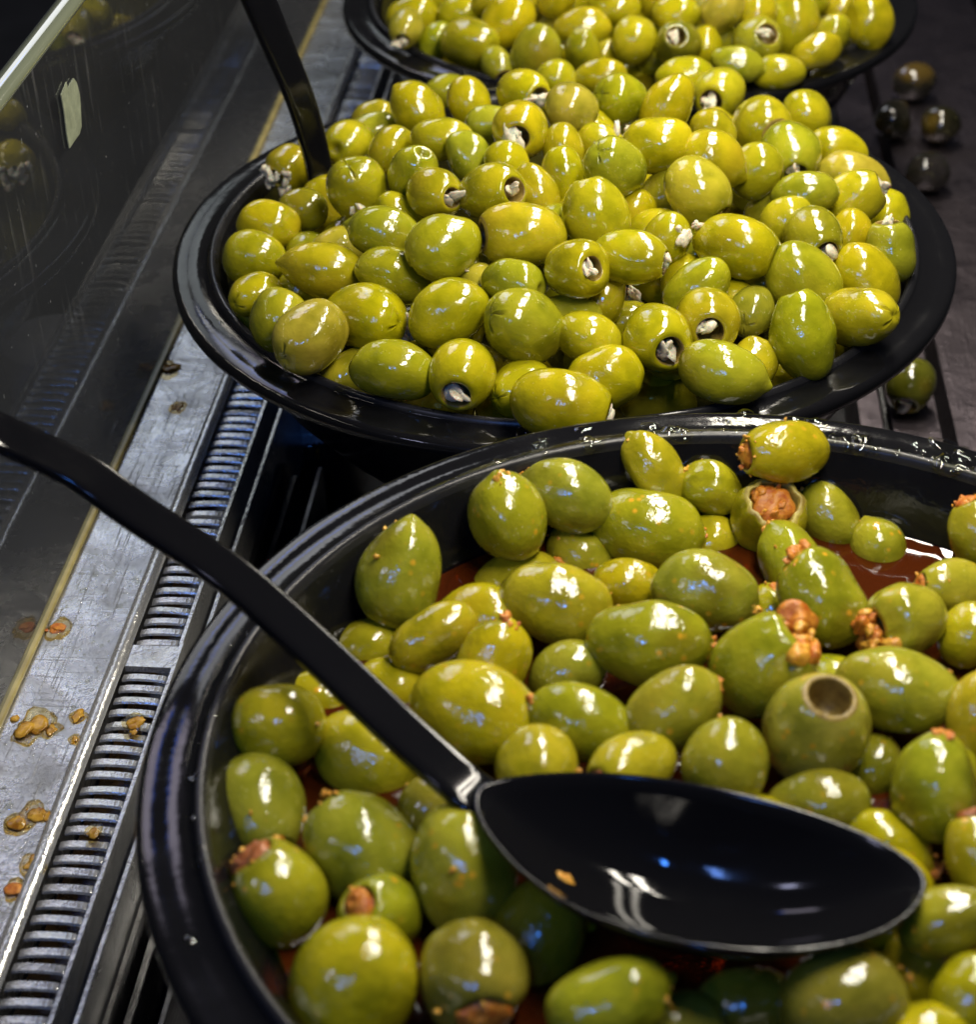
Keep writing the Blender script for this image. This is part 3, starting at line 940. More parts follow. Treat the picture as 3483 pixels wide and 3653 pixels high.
 ('mid',(-0.0188, 0.6445, 0.144),(-0.873, 0.179, 0.454),16.8,1.33,'round','y','half-hidden yellow olive above the round olive with a small triangular nick'),
 ('mid',(-0.007, 0.5487, 0.1193),(0.932, 0.192, 0.309),17.0,1.25,'round','y','half-hidden yellow olive left of the olive with big black hole and cheese flakes'),
 ('mid',(0.0197, 0.5795, 0.1316),(0.483, 0.396, 0.781),16.8,1.25,'round','g','half-hidden green olive left of the bright yellow olive lying on top with cheese'),
 ('mid',(0.0448, 0.5738, 0.1247),(0.481, 0.39, 0.786),16.8,1.3,'round','d','half-hidden dark olive left of the large smooth green olive slanting down'),
 ('mid',(-0.0524, 0.6924, 0.1443),(0.622, -0.753, 0.217),20.6,1.32,'cheese','y','olive with cheese-plugged hole at the back left top of the middle heap'),
 ('mid',(-0.0428, 0.7563, 0.1242),(0.162, 0.385, 0.909),19.7,1.09,'round','y','half-hidden yellow olive right of the olive with cheese-plugged hole at the back'),
 ('mid',(-0.0236, 0.7604, 0.1242),(0.982, 0.096, 0.16),16.8,1.5,'round','y','half-hidden yellow olive left of the yellow olive leaning at the back'),
 ('mid',(0.0151, 0.7471, 0.1309),(0.995, 0.02, 0.098),16.8,1.5,'round','y','half-hidden yellow olive above the yellow olive leaning at the back'),
 ('far',(-0.1192, 0.8525, 0.1178),(0.975, 0.182, 0.126),20.8,1.3,'round','y',"plain yellow olive above the pale cheese-smeared olive at the rear bowl's left end"),
 ('far',(-0.1198, 0.8303, 0.1196),(-0.112, -0.952, -0.284),16.8,1.28,'cheese','p',"pale cheese-smeared olive at the rear bowl's left end"),
 ('far',(-0.0943, 0.85, 0.1205),(0.978, 0.156, 0.136),18.6,1.33,'round','y','plain yellow olive above the yellow olive with dimpled end'),
 ('far',(-0.0696, 0.8289, 0.1246),(0.491, 0.342, 0.801),24.2,1.17,'round','y','large upright olive left of centre in the rear bowl'),
 ('far',(-0.0887, 0.8173, 0.118),(0.802, -0.596, 0.027),23.1,1.42,'dimple','y',"yellow olive with dimpled end at the rear bowl's front left"),
 ('far',(-0.106, 0.8341, 0.1121),(0.488, 0.37, 0.79),16.8,1.2,'round','g','half-hidden green olive left of the yellow olive with dimpled end'),
 ('far',(-0.0733, 0.8033, 0.1126),(0.442, -0.81, -0.385),16.8,1.25,'hole','g',"small olive with a hole squeezed against the rear bowl's front lip"),
 ('far',(-0.0548, 0.8032, 0.119),(0.332, 0.367, 0.869),23.7,1.21,'round','g',"tall green olive at the rear bowl's front lip"),
 ('far',(-0.0588, 0.8476, 0.1223),(0.86, 0.228, 0.456),16.8,1.29,'round','y','half-hidden yellow olive right of the large upright olive left of centre'),
 ('far',(-0.0336, 0.8191, 0.1252),(0.995, 0.07, 0.076),18.9,1.5,'round','y','long flat olive with a white smear on top, rear bowl'),
 ('far',(-0.0324, 0.8019, 0.1193),(-0.14, -0.157, 0.978),17.7,1.43,'cross','y','pointed-top olive below the long flat one, rear bowl'),
 ('far',(-0.0087, 0.812, 0.1224),(0.165, 0.357, 0.919),21.7,1.09,'round','y',"round olive with a straight highlight in the rear bowl's centre"),
 ('far',(-0.0189, 0.8313, 0.1304),(0.986, -0.038, -0.163),18.0,1.5,'round','y','plain yellow olive right of the long flat olive with a white smear on top'),
 ('far',(-0.0096, 0.8425, 0.1209),(-0.008, 0.349, 0.937),16.9,1.2,'round','y','half-hidden yellow olive above the round olive with a straight highlight'),
 ('far',(0.0122, 0.8054, 0.122),(-0.075, -0.752, 0.655),23.5,1.31,'cheese','d','dark round olive capped with white cheese, rear bowl centre'),
 ('far',(0.011, 0.8276, 0.1288),(1.0, -0.008, 0.011),17.9,1.33,'round','y','plain yellow olive above the dark round olive capped with white cheese'),
 ('far',(0.0252, 0.8193, 0.1163),(0.164, 0.355, 0.92),16.8,1.29,'round','y','half-hidden yellow olive right of the dark round olive capped with white cheese'),
 ('far',(0.0329, 0.8296, 0.1307),(0.493, 0.286, 0.822),19.9,1.3,'round','p','plain pale olive upper left of the olive with a round white cheese plug'),
 ('far',(0.0297, 0.8347, 0.1137),(0.999, -0.028, 0.02),16.9,1.33,'round','g','half-hidden green olive right of the dark round olive capped with white cheese'),
 ('far',(0.049, 0.8165, 0.1187),(0.355, -0.685, 0.636),23.7,1.3,'cheese','g','olive with a round white cheese plug, right of centre in the rear bowl'),
 ('far',(0.0499, 0.8352, 0.1264),(0.492, 0.277, 0.825),18.0,1.22,'round','y','plain yellow olive above the olive with a round white cheese plug'),
 ('far',(0.0675, 0.8431, 0.1199),(-0.181, 0.358, 0.916),24.2,1.25,'round','y','upright yellow olive right of the white-plugged one in the rear bowl'),
 ('far',(0.0765, 0.8087, 0.1181),(0.933, 0.052, 0.357),16.8,1.5,'round','y',"flat olive lying along the rear bowl's front-right lip"),
 ('far',(0.0864, 0.8329, 0.1181),(0.49, 0.267, 0.83),17.0,1.08,'round','y',"plain yellow olive left of the tall olive standing at the rear bowl's far-right edge"),
 ('far',(0.0921, 0.8649, 0.1187),(0.491, 0.254, 0.833),18.5,1.22,'round','y',"plain yellow olive above the flat olive lying along the rear bowl's front-right lip"),
 ('far',(0.1048, 0.8497, 0.1181),(-0.095, 0.36, 0.928),22.3,1.36,'round','y',"tall olive standing at the rear bowl's far-right edge"),
 ('far',(0.0403, 0.7916, 0.1182),(0.967, -0.135, -0.214),16.8,1.5,'tip','g',"slanted olive lying on the rear bowl's front lip behind the middle heap"),
 ('far',(0.059, 0.7954, 0.1133),(0.993, -0.026, 0.116),16.8,1.5,'round','y','half-hidden yellow olive lower right of the olive with a round white cheese plug'),
 ('far',(-0.0464, 0.8354, 0.1345),(0.493, 0.322, 0.808),18.1,1.22,'round','y','plain yellow olive upper left of the long flat olive with a white smear on top'),
 ('far',(0.002, 0.8419, 0.1333),(0.494, 0.296, 0.818),18.1,1.22,'round','y','plain yellow olive above the round olive with a straight highlight'),
 ('far',(-0.1101, 0.8679, 0.1214),(0.49, 0.353, 0.797),16.8,1.25,'round','y','plain yellow olive upper left of the yellow olive with dimpled end'),
 ('far',(-0.0781, 0.8471, 0.1293),(0.933, 0.198, 0.299),18.4,1.22,'round','y','plain yellow olive upper left of the large upright olive left of centre'),
 ('far',(0.0424, 0.8503, 0.1278),(0.936, 0.077, 0.343),16.8,1.25,'round','y','plain yellow olive left of the upright yellow olive right of the white-plugged one'),
 ('far',(0.0758, 0.8617, 0.1233),(0.934, 0.047, 0.354),16.8,1.25,'round','y','plain yellow olive upper right of the upright yellow olive right of the white-plugged one'),
 ('far',(-0.0456, 0.8383, 0.118),(0.936, 0.169, 0.31),16.8,1.5,'round','y','half-hidden yellow olive left of the long flat olive with a white smear on top'),
 ('near',(-0.0657, 0.3888, 0.1289),(0.138, 0.629, 0.765),24.5,1.25,'tip','g',"tall upright olive at the front bowl's back-left wall"),
 ('near',(-0.0375, 0.414, 0.1318),(-0.261, 0.328, 0.908),23.5,1.14,'tipc','g',"round olive with crumb-topped nub near the front bowl's back wall"),
 ('near',(-0.0208, 0.4277, 0.1302),(-0.918, 0.201, 0.341),20.7,1.38,'tipc','g','olive with orange crumbs at its left end, front bowl back wall'),
 ('near',(0.0024, 0.4261, 0.1206),(0.986, -0.158, -0.059),23.4,1.48,'pastetip','g','large olive with a red flake on its side, front bowl back'),
 ('near',(0.0046, 0.4439, 0.1297),(-0.598, 0.462, 0.655),16.9,1.5,'tip','y','olive with a pointed nub rising behind the red-flaked one'),
 ('near',(-0.0171, 0.421, 0.1136),(-0.882, 0.263, 0.391),16.8,1.3,'round','g','half-hidden green olive below the olive with orange crumbs at its left end'),
 ('near',(-0.0359, 0.4085, 0.1111),(0.925, 0.283, 0.254),21.2,1.45,'pastetip','y','olive with a reddish smear at its right end, behind the long golden one'),
 ('near',(-0.0218, 0.3817, 0.1265),(0.989, -0.053, -0.135),23.5,1.44,'tipc','y',"long golden olive lying flat at front bowl's upper centre"),
 ('near',(-0.055, 0.4116, 0.1056),(0.466, 0.591, 0.658),16.8,1.33,'round','y','half-hidden yellow olive above the slanted olive with a long diagonal highlight right'),
 ('near',(-0.0744, 0.3762, 0.1123),(0.916, 0.351, 0.197),16.8,1.21,'round','y',"olive half under oil beside the big ladle's handle, front bowl left"),
 ('near',(-0.0551, 0.3663, 0.1254),(0.791, 0.463, 0.4),16.7,1.5,'round','y',"slanted olive with a long diagonal highlight right of the big ladle's handle"),
 ('near',(-0.0371, 0.356, 0.1273),(0.393, 0.412, 0.822),19.1,1.23,'pastetip','y','olive with a dark red torn end under the long golden olive'),
 ('near',(-0.0027, 0.3993, 0.1196),(0.999, 0.026, 0.024),16.8,1.33,'tipc','y','small crumb-speckled olive right of the long golden one'),
 ('near',(0.0044, 0.362, 0.1307),(0.999, -0.039, -0.032),23.1,1.48,'pastetip','g','large smooth olive with an orange end, centre of the front bowl'),
 ('near',(-0.0176, 0.358, 0.1221),(0.845, 0.376, 0.38),16.8,1.36,'round','g','half-hidden green olive above the olive with an orange tip pointing left'),
 ('near',(-0.0653, 0.3576, 0.1134),(0.944, -0.109, -0.31),16.9,1.3,'round','y',"olive peeking over the big ladle's handle, front bowl"),
 ('near',(-0.0398, 0.3341, 0.1281),(0.976, -0.149, -0.159),26.2,1.28,'tipc','y',"very large golden olive right of the big ladle's handle"),
 ('near',(-0.0132, 0.33, 0.131),(-0.975, 0.127, 0.18),19.7,1.36,'pastetip','g',"olive with an orange tip pointing left, above the spoon's neck"),
 ('near',(-0.0224, 0.3122, 0.1307),(0.022, -0.968, 0.249),21.3,1.23,'dimple','y',"dimpled olive right above the big ladle's neck"),
 ('near',(0.0423, 0.4421, 0.139),(-0.907, -0.405, 0.114),19.5,1.49,'paste','y',"olive with orange paste plug resting high against the front bowl's back rim"),
 ('near',(0.039, 0.4319, 0.1215),(0.032, -0.383, 0.923),23.1,1.25,'gouge','y',"torn-open olive showing orange filling at the front bowl's back"),
 ('near',(0.0223, 0.4406, 0.1258),(-0.874, 0.157, 0.459),16.8,1.19,'tipc','g','dull olive with a pale scuffed cheek left of the torn-open one'),
 ('near',(0.0573, 0.4376, 0.1186),(-0.664, 0.494, 0.562),16.9,1.38,'round','g',"olive leaning behind the torn-open one at the oil's edge"),
 ('near',(0.0719, 0.4289, 0.1141),(-0.37, 0.597, 0.712),16.8,1.12,'tip','g','half-sunk olive poking out of the red oil'),
 ('near',(0.0193, 0.3868, 0.1285),(0.951, -0.221, -0.218),24.2,1.27,'tipc','g','large speckled olive below the red-flaked one, front bowl'),
 ('near',(0.0457, 0.4114, 0.1189),(-0.452, 0.576, 0.681),19.0,1.5,'tipc','g','speckled olive directly below the torn-open one'),
 ('near',(0.0517, 0.3858, 0.1282),(-0.528, 0.572, 0.627),23.4,1.3,'pastetip','g','big olive with orange crumbs on its shoulder, left of the red oil'),
 ('near',(0.073, 0.3774, 0.1291),(-0.872, -0.458, -0.172),21.4,1.09,'bigpaste','g','olive with ragged brown filling spilling out of its left end'),
 ('near',(0.0887, 0.3977, 0.1236),(-0.931, -0.197, 0.307),16.8,1.43,'paste','g','olive with a brown hole facing the red oil, front bowl right'),
 ('near',(0.0983, 0.4192, 0.1277),(-0.393, 0.46, 0.796),18.3,1.32,'paste','g',"olive with orange top cut by the photo's right edge"),
 ('near',(0.0955, 0.4418, 0.1039),(0.914, 0.099, 0.394),16.8,1.5,'paste','g',"half-hidden green olive left of the olive with orange top cut by the photo's"),
 ('near',(0.0345, 0.3521, 0.1319),(0.688, 0.0, 0.726),25.7,1.24,'bigpaste','g','bulky olive with orange filling dripping down its right side'),
 ('near',(0.0375, 0.3943, 0.1146),(0.413, 0.236, 0.879),16.8,1.31,'paste','y','half-hidden yellow olive above the bulky olive with orange filling dripping down its'),
 ('near',(0.0218, 0.4308, 0.1127),(0.927, 0.192, 0.322),16.9,1.15,'tipc','y','half-hidden yellow olive below the dull olive with a pale scuffed cheek left'),
 ('near',(0.0683, 0.3472, 0.1299),(0.965, -0.254, -0.068),21.8,1.49,'tip','g','large pointed olive with blue glint, right of the clean-holed one'),
 ('near',(0.0906, 0.3785, 0.1234),(0.459, 0.503, 0.733),16.7,1.13,'tipc','y','half-hidden yellow olive below the olive with a brown hole facing the red oil'),
 ('near',(0.0907, 0.3804, 0.1074),(0.937, -0.327, -0.12),16.9,1.33,'round','y',"half-hidden yellow olive above the olive cut by the photo's right edge"),
 ('near',(-0.0895, 0.327, 0.128),(0.98, 0.171, -0.104),21.1,1.18,'round','y',"olive with double bright streak against the front bowl's left lip"),
 ('near',(-0.0845, 0.3541, 0.1115),(0.856, -0.224, -0.466),17.1,1.5,'round','y','half-hidden yellow olive right of the olive with double bright streak'),
 ('near',(-0.0916, 0.3065, 0.1183),(0.359, -0.925, -0.124),25.1,1.27,'paste','g','olive with brown plug underneath and orange peak, front bowl left wall'),
 ('near',(-0.0673, 0.3282, 0.1158),(0.878, -0.23, -0.42),22.8,1.26,'tipc','y',"olive lying just under the big ladle's handle, left side"),
 ('near',(-0.0636, 0.292, 0.1222),(-0.671, 0.471, 0.573),25.9,1.21,'dimple','g',"large green olive with a cleft top, left of the spoon's neck"),
 ('near',(-0.0806, 0.2752, 0.1229),(-0.489, 0.24, 0.838),23.5,1.2,'paste','g','olive with orange cap on its upper left, front bowl lower left'),
 ('near',(-0.0561, 0.2716, 0.1224),(-0.374, -0.44, 0.817),19.0,1.27,'paste','g','olive with round orange-brown plug facing out, below the cleft-top one'),
 ('near',(-0.0382, 0.2822, 0.1263),(-0.135, 0.726, 0.675),24.6,1.26,'round','g',"tall egg-shaped olive tucked under the spoon's neck"),
 ('near',(-0.0749, 0.267, 0.106),(-0.765, 0.026, 0.644),16.9,1.08,'tipc','g',"small knobbly olive at the front bowl's lower left lip"),
 ('near',(-0.0589, 0.2492, 0.1226),(0.449, 0.737, 0.506),27.8,1.2,'round','y','biggest blurred olive at the bottom left of the front bowl'),
 ('near',(-0.0327, 0.2515, 0.1247),(0.275, -0.955, 0.113),24.8,1.13,'paste','d',"dull olive with brown plug at the photo's bottom edge"),
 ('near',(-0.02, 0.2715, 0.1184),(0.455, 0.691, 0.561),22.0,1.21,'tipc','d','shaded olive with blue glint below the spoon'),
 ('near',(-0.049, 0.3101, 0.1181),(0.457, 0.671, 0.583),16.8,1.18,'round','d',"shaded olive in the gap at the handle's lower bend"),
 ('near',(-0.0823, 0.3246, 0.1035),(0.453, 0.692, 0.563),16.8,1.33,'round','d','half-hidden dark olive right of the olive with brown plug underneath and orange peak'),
 ('near',(0.01, 0.3327, 0.1327),(0.795, 0.396, 0.46),20.0,1.33,'pastetip','g','olive with a red crumb on its point, above the spoon bowl'),
 ('near',(0.0001, 0.3119, 0.1323),(-0.659, -0.718, 0.222),17.4,1.5,'paste','y',"bright olive with hollow brown end, cut off by the spoon's edge"),
 ('near',(0.0235, 0.3147, 0.1333),(-0.043, 0.695, 0.718),21.2,1.08,'round','g','oval olive standing between the hollow-ended and clean-holed olives'),
 ('near',(0.0462, 0.3298, 0.1327),(0.163, -0.265, 0.951),26.3,1.19,'hole','p',"olive with a clean round empty hole ringed pale, above the spoon's tip"),
 ('near',(0.0729, 0.3096, 0.1335),(0.103, 0.576, 0.811),20.2,1.25,'pastetip','g',"pear-shaped olive with pointed top right of the spoon's tip"),
 ('near',(0.0867, 0.3372, 0.1311),(0.13, 0.647, 0.751),16.7,1.38,'tipc','y',"olive cut by the photo's right edge beside the large pointed one"),
 ('near',(0.0814, 0.2901, 0.1299),(-0.217, 0.737, 0.64),16.8,1.5,'paste','y','lower right-edge olive with orange crumb on its side'),
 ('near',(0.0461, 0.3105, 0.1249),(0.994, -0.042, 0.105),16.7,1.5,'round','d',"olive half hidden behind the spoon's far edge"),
 ('near',(0.0628, 0.3013, 0.1207),(0.879, -0.42, -0.225),16.9,1.38,'pastetip','y',"olive with orange crumbs peeping past the spoon's tip"),
 ('near',(0.0718, 0.2696, 0.1316),(0.937, 0.123, 0.326),16.7,1.43,'tipc','g',"olive lying below the spoon's tip at the right"),
 ('near',(0.0651, 0.2668, 0.1164),(0.448, 0.638, 0.626),16.9,1.23,'pastetip','y','olive at lower right behind the large blurred one'),
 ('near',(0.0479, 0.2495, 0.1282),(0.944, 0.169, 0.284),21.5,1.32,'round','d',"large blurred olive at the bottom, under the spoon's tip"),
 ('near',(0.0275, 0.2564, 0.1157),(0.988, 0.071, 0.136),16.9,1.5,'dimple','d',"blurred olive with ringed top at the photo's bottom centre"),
 ('near',(-0.0021, 0.2452, 0.1285),(0.92, 0.309, 0.241),18.7,1.45,'tip','g','blurred pointed olive at the bottom, left of centre'),
 ('near',(0.0742, 0.2518, 0.1268),(0.445, 0.64, 0.627),16.8,1.2,'round','y',"blurred olive in the photo's bottom right corner"),
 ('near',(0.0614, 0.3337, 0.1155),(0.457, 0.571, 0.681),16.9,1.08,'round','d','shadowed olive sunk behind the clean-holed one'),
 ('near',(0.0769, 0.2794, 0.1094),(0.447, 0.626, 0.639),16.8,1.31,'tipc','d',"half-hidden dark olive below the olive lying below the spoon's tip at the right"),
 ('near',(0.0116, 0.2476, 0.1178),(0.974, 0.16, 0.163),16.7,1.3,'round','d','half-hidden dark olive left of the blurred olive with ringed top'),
]
BURIED = [
 ('mid', (-0.0593, 0.5411, 0.104), 68, 16, 'buried olive in the gap right of the olive dangling a white cheese strand'),
 ('mid', (-0.0256, 0.5056, 0.104), 22, -36, 'buried olive in the gap lower right of the olive with side slit half hidden'),
 ('mid', (-0.0829, 0.5583, 0.104), 59, -6, 'buried olive in the gap upper right of the dark green olive lying'),
 ('mid', (0.0143, 0.5433, 0.104), 93, 18, 'buried olive in the gap left of the pointed green olive lying'),
 ('mid', (-0.0699, 0.5175, 0.104), 152, -34, 'buried olive in the gap lower left of the olive dangling a white cheese strand'),
 ('mid', (-0.0172, 0.5487, 0.104), 23, 28, 'buried olive in the gap above the olive lying behind the front-most olive'),
 ('mid', (0.0371, 0.6588, 0.104), 10, -21, 'buried olive in the gap above the bright yellow olive lying on top with cheese'),
 ('mid', (-0.0473, 0.5152, 0.104), 101, 17, 'buried olive in the gap lower left of the olive with side slit half hidden'),
 ('mid', (0.0608, 0.5603, 0.104), 175, 15, 'buried olive in the gap lower right of the tall green olive with cleft top'),
 ('mid', (-0.0401, 0.5334, 0.104), 102, -7, 'buried olive in the gap upper right of the olive with side slit half hidden'),
 ('mid', (0.0468, 0.5351, 0.104), 52, 19, 'buried olive in the gap right of the pointed green olive lying'),
 ('mid', (0.0061, 0.5231, 0.104), 180, -15, 'buried olive in the gap right of the olive lying behind the front-most olive'),
 ('mid', (-0.1228, 0.5547, 0.104), 131, 34, 'buried olive in the gap lower left of the dull ochre olive with long cross cut'),
 ('mid', (-0.0668, 0.5381, 0.121), 55, 1, 'buried olive in the gap below the big tilted yellow olive above the one'),
 ('mid', (0.0447, 0.6515, 0.121), 139, -20, 'buried olive in the gap lower left of the olive with black and white cheese'),
 ('mid', (-0.1129, 0.6048, 0.121), 24, -15, 'buried olive in the gap left of the green olive with a cheese crumb above it'),
 ('mid', (-0.1231, 0.5642, 0.121), 44, 7, 'buried olive in the gap lower left of the long yellow olive beside the brine pool'),
 ('mid', (-0.0263, 0.562, 0.121), 24, -38, 'buried olive in the gap below the olive with wide ringed hole showing cheese inside'),
 ('mid', (0.0296, 0.5601, 0.121), 121, 32, 'buried olive in the gap left of the dark olive with cross cut and pinhole'),
 ('mid', (-0.0022, 0.6477, 0.121), 26, -35, 'buried olive in the gap lower right of the round olive with a small triangular nick'),
 ('mid', (0.0088, 0.5295, 0.121), 109, -3, 'olive deep in a gap of the middle bowl, mostly covered by others'),
 ('mid', (0.0277, 0.7059, 0.121), 88, -30, 'buried olive in the gap above the slanted olive right of the straight-highlight one'),
 ('mid', (-0.1264, 0.6326, 0.121), 104, -28, 'buried olive in the gap right of the dark olive sunk in brine'),
 ('mid', (-0.1268, 0.5901, 0.121), 89, 34, 'buried olive in the gap upper left of the long yellow olive beside the brine pool'),
 ('mid', (0.0055, 0.5824, 0.121), 119, -33, 'buried olive in the gap above the olive with big black hole and cheese flakes'),
 ('mid', (-0.1274, 0.6646, 0.121), 143, 11, 'buried olive in the gap below the round olive with a brown dimple'),
 ('mid', (-0.0328, 0.575, 0.138), 61, -40, 'buried olive in the gap above the olive with wide ringed hole showing cheese inside'),
 ('mid', (-0.0228, 0.6658, 0.138), 141, -36, 'buried olive in the gap upper left of the round olive with a small triangular nick'),
 ('mid', (-0.0236, 0.5939, 0.138), 80, 33, 'buried olive in the gap left of the upright olive with a shallow dent'),
 ('near', (-0.0157, 0.3758, 0.1044), 30, 20, 'buried olive in the gap above the olive with an orange tip pointing left'),
 ('near', (0.0234, 0.3648, 0.1044), 37, 11, 'buried olive in the gap right of the olive with a red crumb on its point'),
 ('near', (0.0728, 0.4004, 0.1044), 83, -15, 'buried olive in the gap left of the olive with ragged brown filling spilling out'),
 ('near', (0.0333, 0.3106, 0.1044), 116, -21, 'buried olive in the gap below the olive with a clean round empty hole ringed pale'),
 ('near', (0.01, 0.2927, 0.1044), 157, -22, 'buried olive in the gap above the blurred pointed olive at the bottom'),
 ('near', (0.0498, 0.2925, 0.1044), 157, -9, 'buried olive in the gap above the large blurred olive at the bottom'),
 ('near', (0.0333, 0.2737, 0.1044), 54, 24, 'buried olive in the gap upper right of the blurred olive with ringed top'),
 ('near', (-0.0249, 0.2867, 0.1044), 122, -30, 'buried olive in the gap upper right of the dull olive with brown plug'),
 ('near', (0.0144, 0.3244, 0.1044), 64, -12, 'buried olive in the gap lower right of the bright olive with hollow brown end'),
 ('near', (-0.0045, 0.3064, 0.1044), 173, 14, 'buried olive in the gap below the bright olive with hollow brown end'),
 ('near', (-0.0336, 0.3109, 0.1044), 32, 4, 'buried olive in the gap right of the shaded olive in the gap'),
 ('near', (0.0345, 0.3466, 0.1044), 70, -1, 'buried olive in the gap below the bulky olive with orange filling dripping down its'),
 ('near', (0.0428, 0.3291, 0.1044), 113, 8, "buried olive in the gap left of the olive half hidden behind the spoon's far edge"),
 ('near', (0.0629, 0.3116, 0.1044), 174, 26, 'buried olive in the gap lower left of the pear-shaped olive with pointed top right'),
 ('near', (0.0825, 0.3108, 0.1044), 38, -26, "buried olive in the gap above the olive lying below the spoon's tip at the right"),
 ('near', (0.0794, 0.3671, 0.1044), 106, -1, 'buried olive in the gap lower right of the large pointed olive with blue glint'),
 ('near', (0.0037, 0.3803, 0.1044), 50, -28, 'buried olive in the gap below the large smooth olive with an orange end'),
 ('near', (-0.0557, 0.2637, 0.1044), 84, -23, 'buried olive in the gap right of the biggest blurred olive at the bottom left'),
 ('near', (-0.0447, 0.3342, 0.1044), 33, 18, 'buried olive in the gap upper right of the shaded olive in the gap'),
 ('near', (0.0358, 0.4233, 0.1044), 22, 17, 'buried olive in the gap left of the speckled olive directly below the torn-open one'),
 ('near', (-0.0076, 0.2759, 0.1044), 119, -30, 'buried olive in the gap right of the shaded olive with blue glint below the spoon'),
 ('near', (-0.0213, 0.3243, 0.1044), 121, 0, "buried olive in the gap below the dimpled olive right above the big ladle's neck"),
 ('near', (0.064, 0.2402, 0.1214), 69, -23, 'buried olive in the gap below the olive at lower right behind the large blurred one'),
 ('near', (0.0312, 0.3027, 0.1214), 26, 18, 'buried olive in the gap left of the shadowed olive sunk behind the clean-holed one'),
 ('near', (0.076, 0.323, 0.1214), 29, 12, 'buried olive in the gap above the pear-shaped olive with pointed top right'),
 ('near', (0.0577, 0.2829, 0.1214), 33, -32, "buried olive in the gap below the olive with orange crumbs peeping past the spoon's tip"),
 ('near', (-0.0438, 0.3793, 0.1214), 4, -23, 'buried olive in the gap above the olive with a dark red torn end'),
 ('near', (0.0521, 0.3561, 0.1214), 129, 10, 'buried olive in the gap above the olive with a clean round empty hole ringed pale'),
 ('far', (0.0421, 0.8343, 0.0932), 63, -11, "buried olive in the gap below the slanted olive lying on the rear bowl's front lip"),
 ('far', (-0.0108, 0.8208, 0.0932), 55, -30, 'buried olive in the gap below the round olive with a straight highlight'),
 ('far', (0.073, 0.8685, 0.0932), 31, -33, 'buried olive in the gap below the upright yellow olive right of the white-plugged one'),
 ('far', (0.0105, 0.8399, 0.0932), 152, -1, 'buried olive in the gap below the dark round olive capped with white cheese'),
 ('far', (-0.1239, 0.8896, 0.0932), 20, 14, 'buried olive in the gap left of the yellow olive with dimpled end'),
 ('far', (0.0914, 0.8878, 0.0932), 164, -24, 'buried olive in the gap right of the olive with a round white cheese plug'),
 ('far', (-0.0657, 0.8187, 0.0932), 80, 25, 'buried olive in the gap lower right of the small olive with a hole squeezed'),
 ('far', (-0.1158, 0.8723, 0.0932), 73, 4, 'buried olive in the gap left of the small olive with a hole squeezed'),
 ('far', (-0.0153, 0.8531, 0.0932), 145, 2, 'buried olive in the gap right of the pointed-top olive below the long flat one'),
 ('far', (0.0645, 0.8374, 0.0932), 17, -7, 'buried olive in the gap lower right of the olive with a round white cheese plug'),
 ('far', (0.0159, 0.8121, 0.0932), 30, 18, 'buried olive in the gap lower right of the round olive with a straight highlight'),
 ('far', (0.0304, 0.8678, 0.0932), 72, -25, 'buried olive in the gap right of the dark round olive capped with white cheese'),
 ('far', (-0.1067, 0.8515, 0.0932), 41, -33, 'buried olive in the gap lower left of the yellow olive with dimpled end'),
 ('far', (-0.0778, 0.8404, 0.0932), 133, 36, 'buried olive in the gap below the small olive with a hole squeezed'),
 ('far', (-0.0295, 0.8555, 0.1102), 179, 17, 'buried olive in the gap above the pointed-top olive below the long flat one'),
 ('far', (-0.0417, 0.8982, 0.1102), 56, -30, 'buried olive in the gap above the long flat olive with a white smear on top'),
 ('far', (0.0096, 0.8803, 0.1102), 16, -30, 'buried olive in the gap above the dark round olive capped with white cheese'),
 ('far', (0.0017, 0.8281, 0.1102), 65, -11, 'buried olive in the gap left of the dark round olive capped with white cheese'),
 ('far', (-0.0481, 0.8214, 0.1102), 153, 24, 'buried olive in the gap left of the pointed-top olive below the long flat one'),
 ('far', (-0.0243, 0.8187, 0.1102), 112, 26, 'buried olive in the gap below the long flat olive with a white smear on top'),
 ('far', (-0.1006, 0.8796, 0.1102), 172, -13, 'buried olive in the gap above the yellow olive with dimpled end'),
 ('far', (0.023, 0.8933, 0.1102), 1, -19, 'buried olive in the gap upper left of the olive with a round white cheese plug'),
]

GRP = {'near': 'orange-filled olives in the front bowl', 'mid': 'cheese-filled olives in the middle bowl', 'far': 'olives in the rear bowl'}
for i, (bw, P, ax, Wm, asp, head, tone, lab) in enumerate(OLIVES):
    make_olive(P, ax, Wm, asp, head, tone, bw, lab, 'olive', GRP[bw], 100 + i)

# olives buried in the gaps below the top layer: shared shapes
buried_me = []
for k in range(4):
    rng = np.random.default_rng(900 + k)
    me = olive_mesh(rng, .0205, 1.2 + .05 * k, 'round')[0]
    me.polygons.foreach_set('use_smooth', [True] * len(me.polygons))
    buried_me.append(me)
bm = {}
for i, (bw, P, a1, a2, lab) in enumerate(BURIED):
    key = (i % 4, bw == 'near')
    if key not in bm:
        c = buried_me[i % 4].copy()
        c.materials.clear()
        c.materials.append(M['skin_oily' if bw == 'near' else 'skin'])
        bm[key] = c
    o = bpy.data.objects.new('olive', bm[key])
    COL.objects.link(o)
    o.location = P
    o.rotation_euler = (0, math.radians(a2), math.radians(a1))
    c = TONE['yyg'[i % 3]]
    o.color = (*c, 1)
    tag(o, lab, 'olive', {'near': 'olives buried in the front bowl', 'mid': 'olives buried in the middle heap', 'far': 'olives buried in the rear bowl'}[bw])

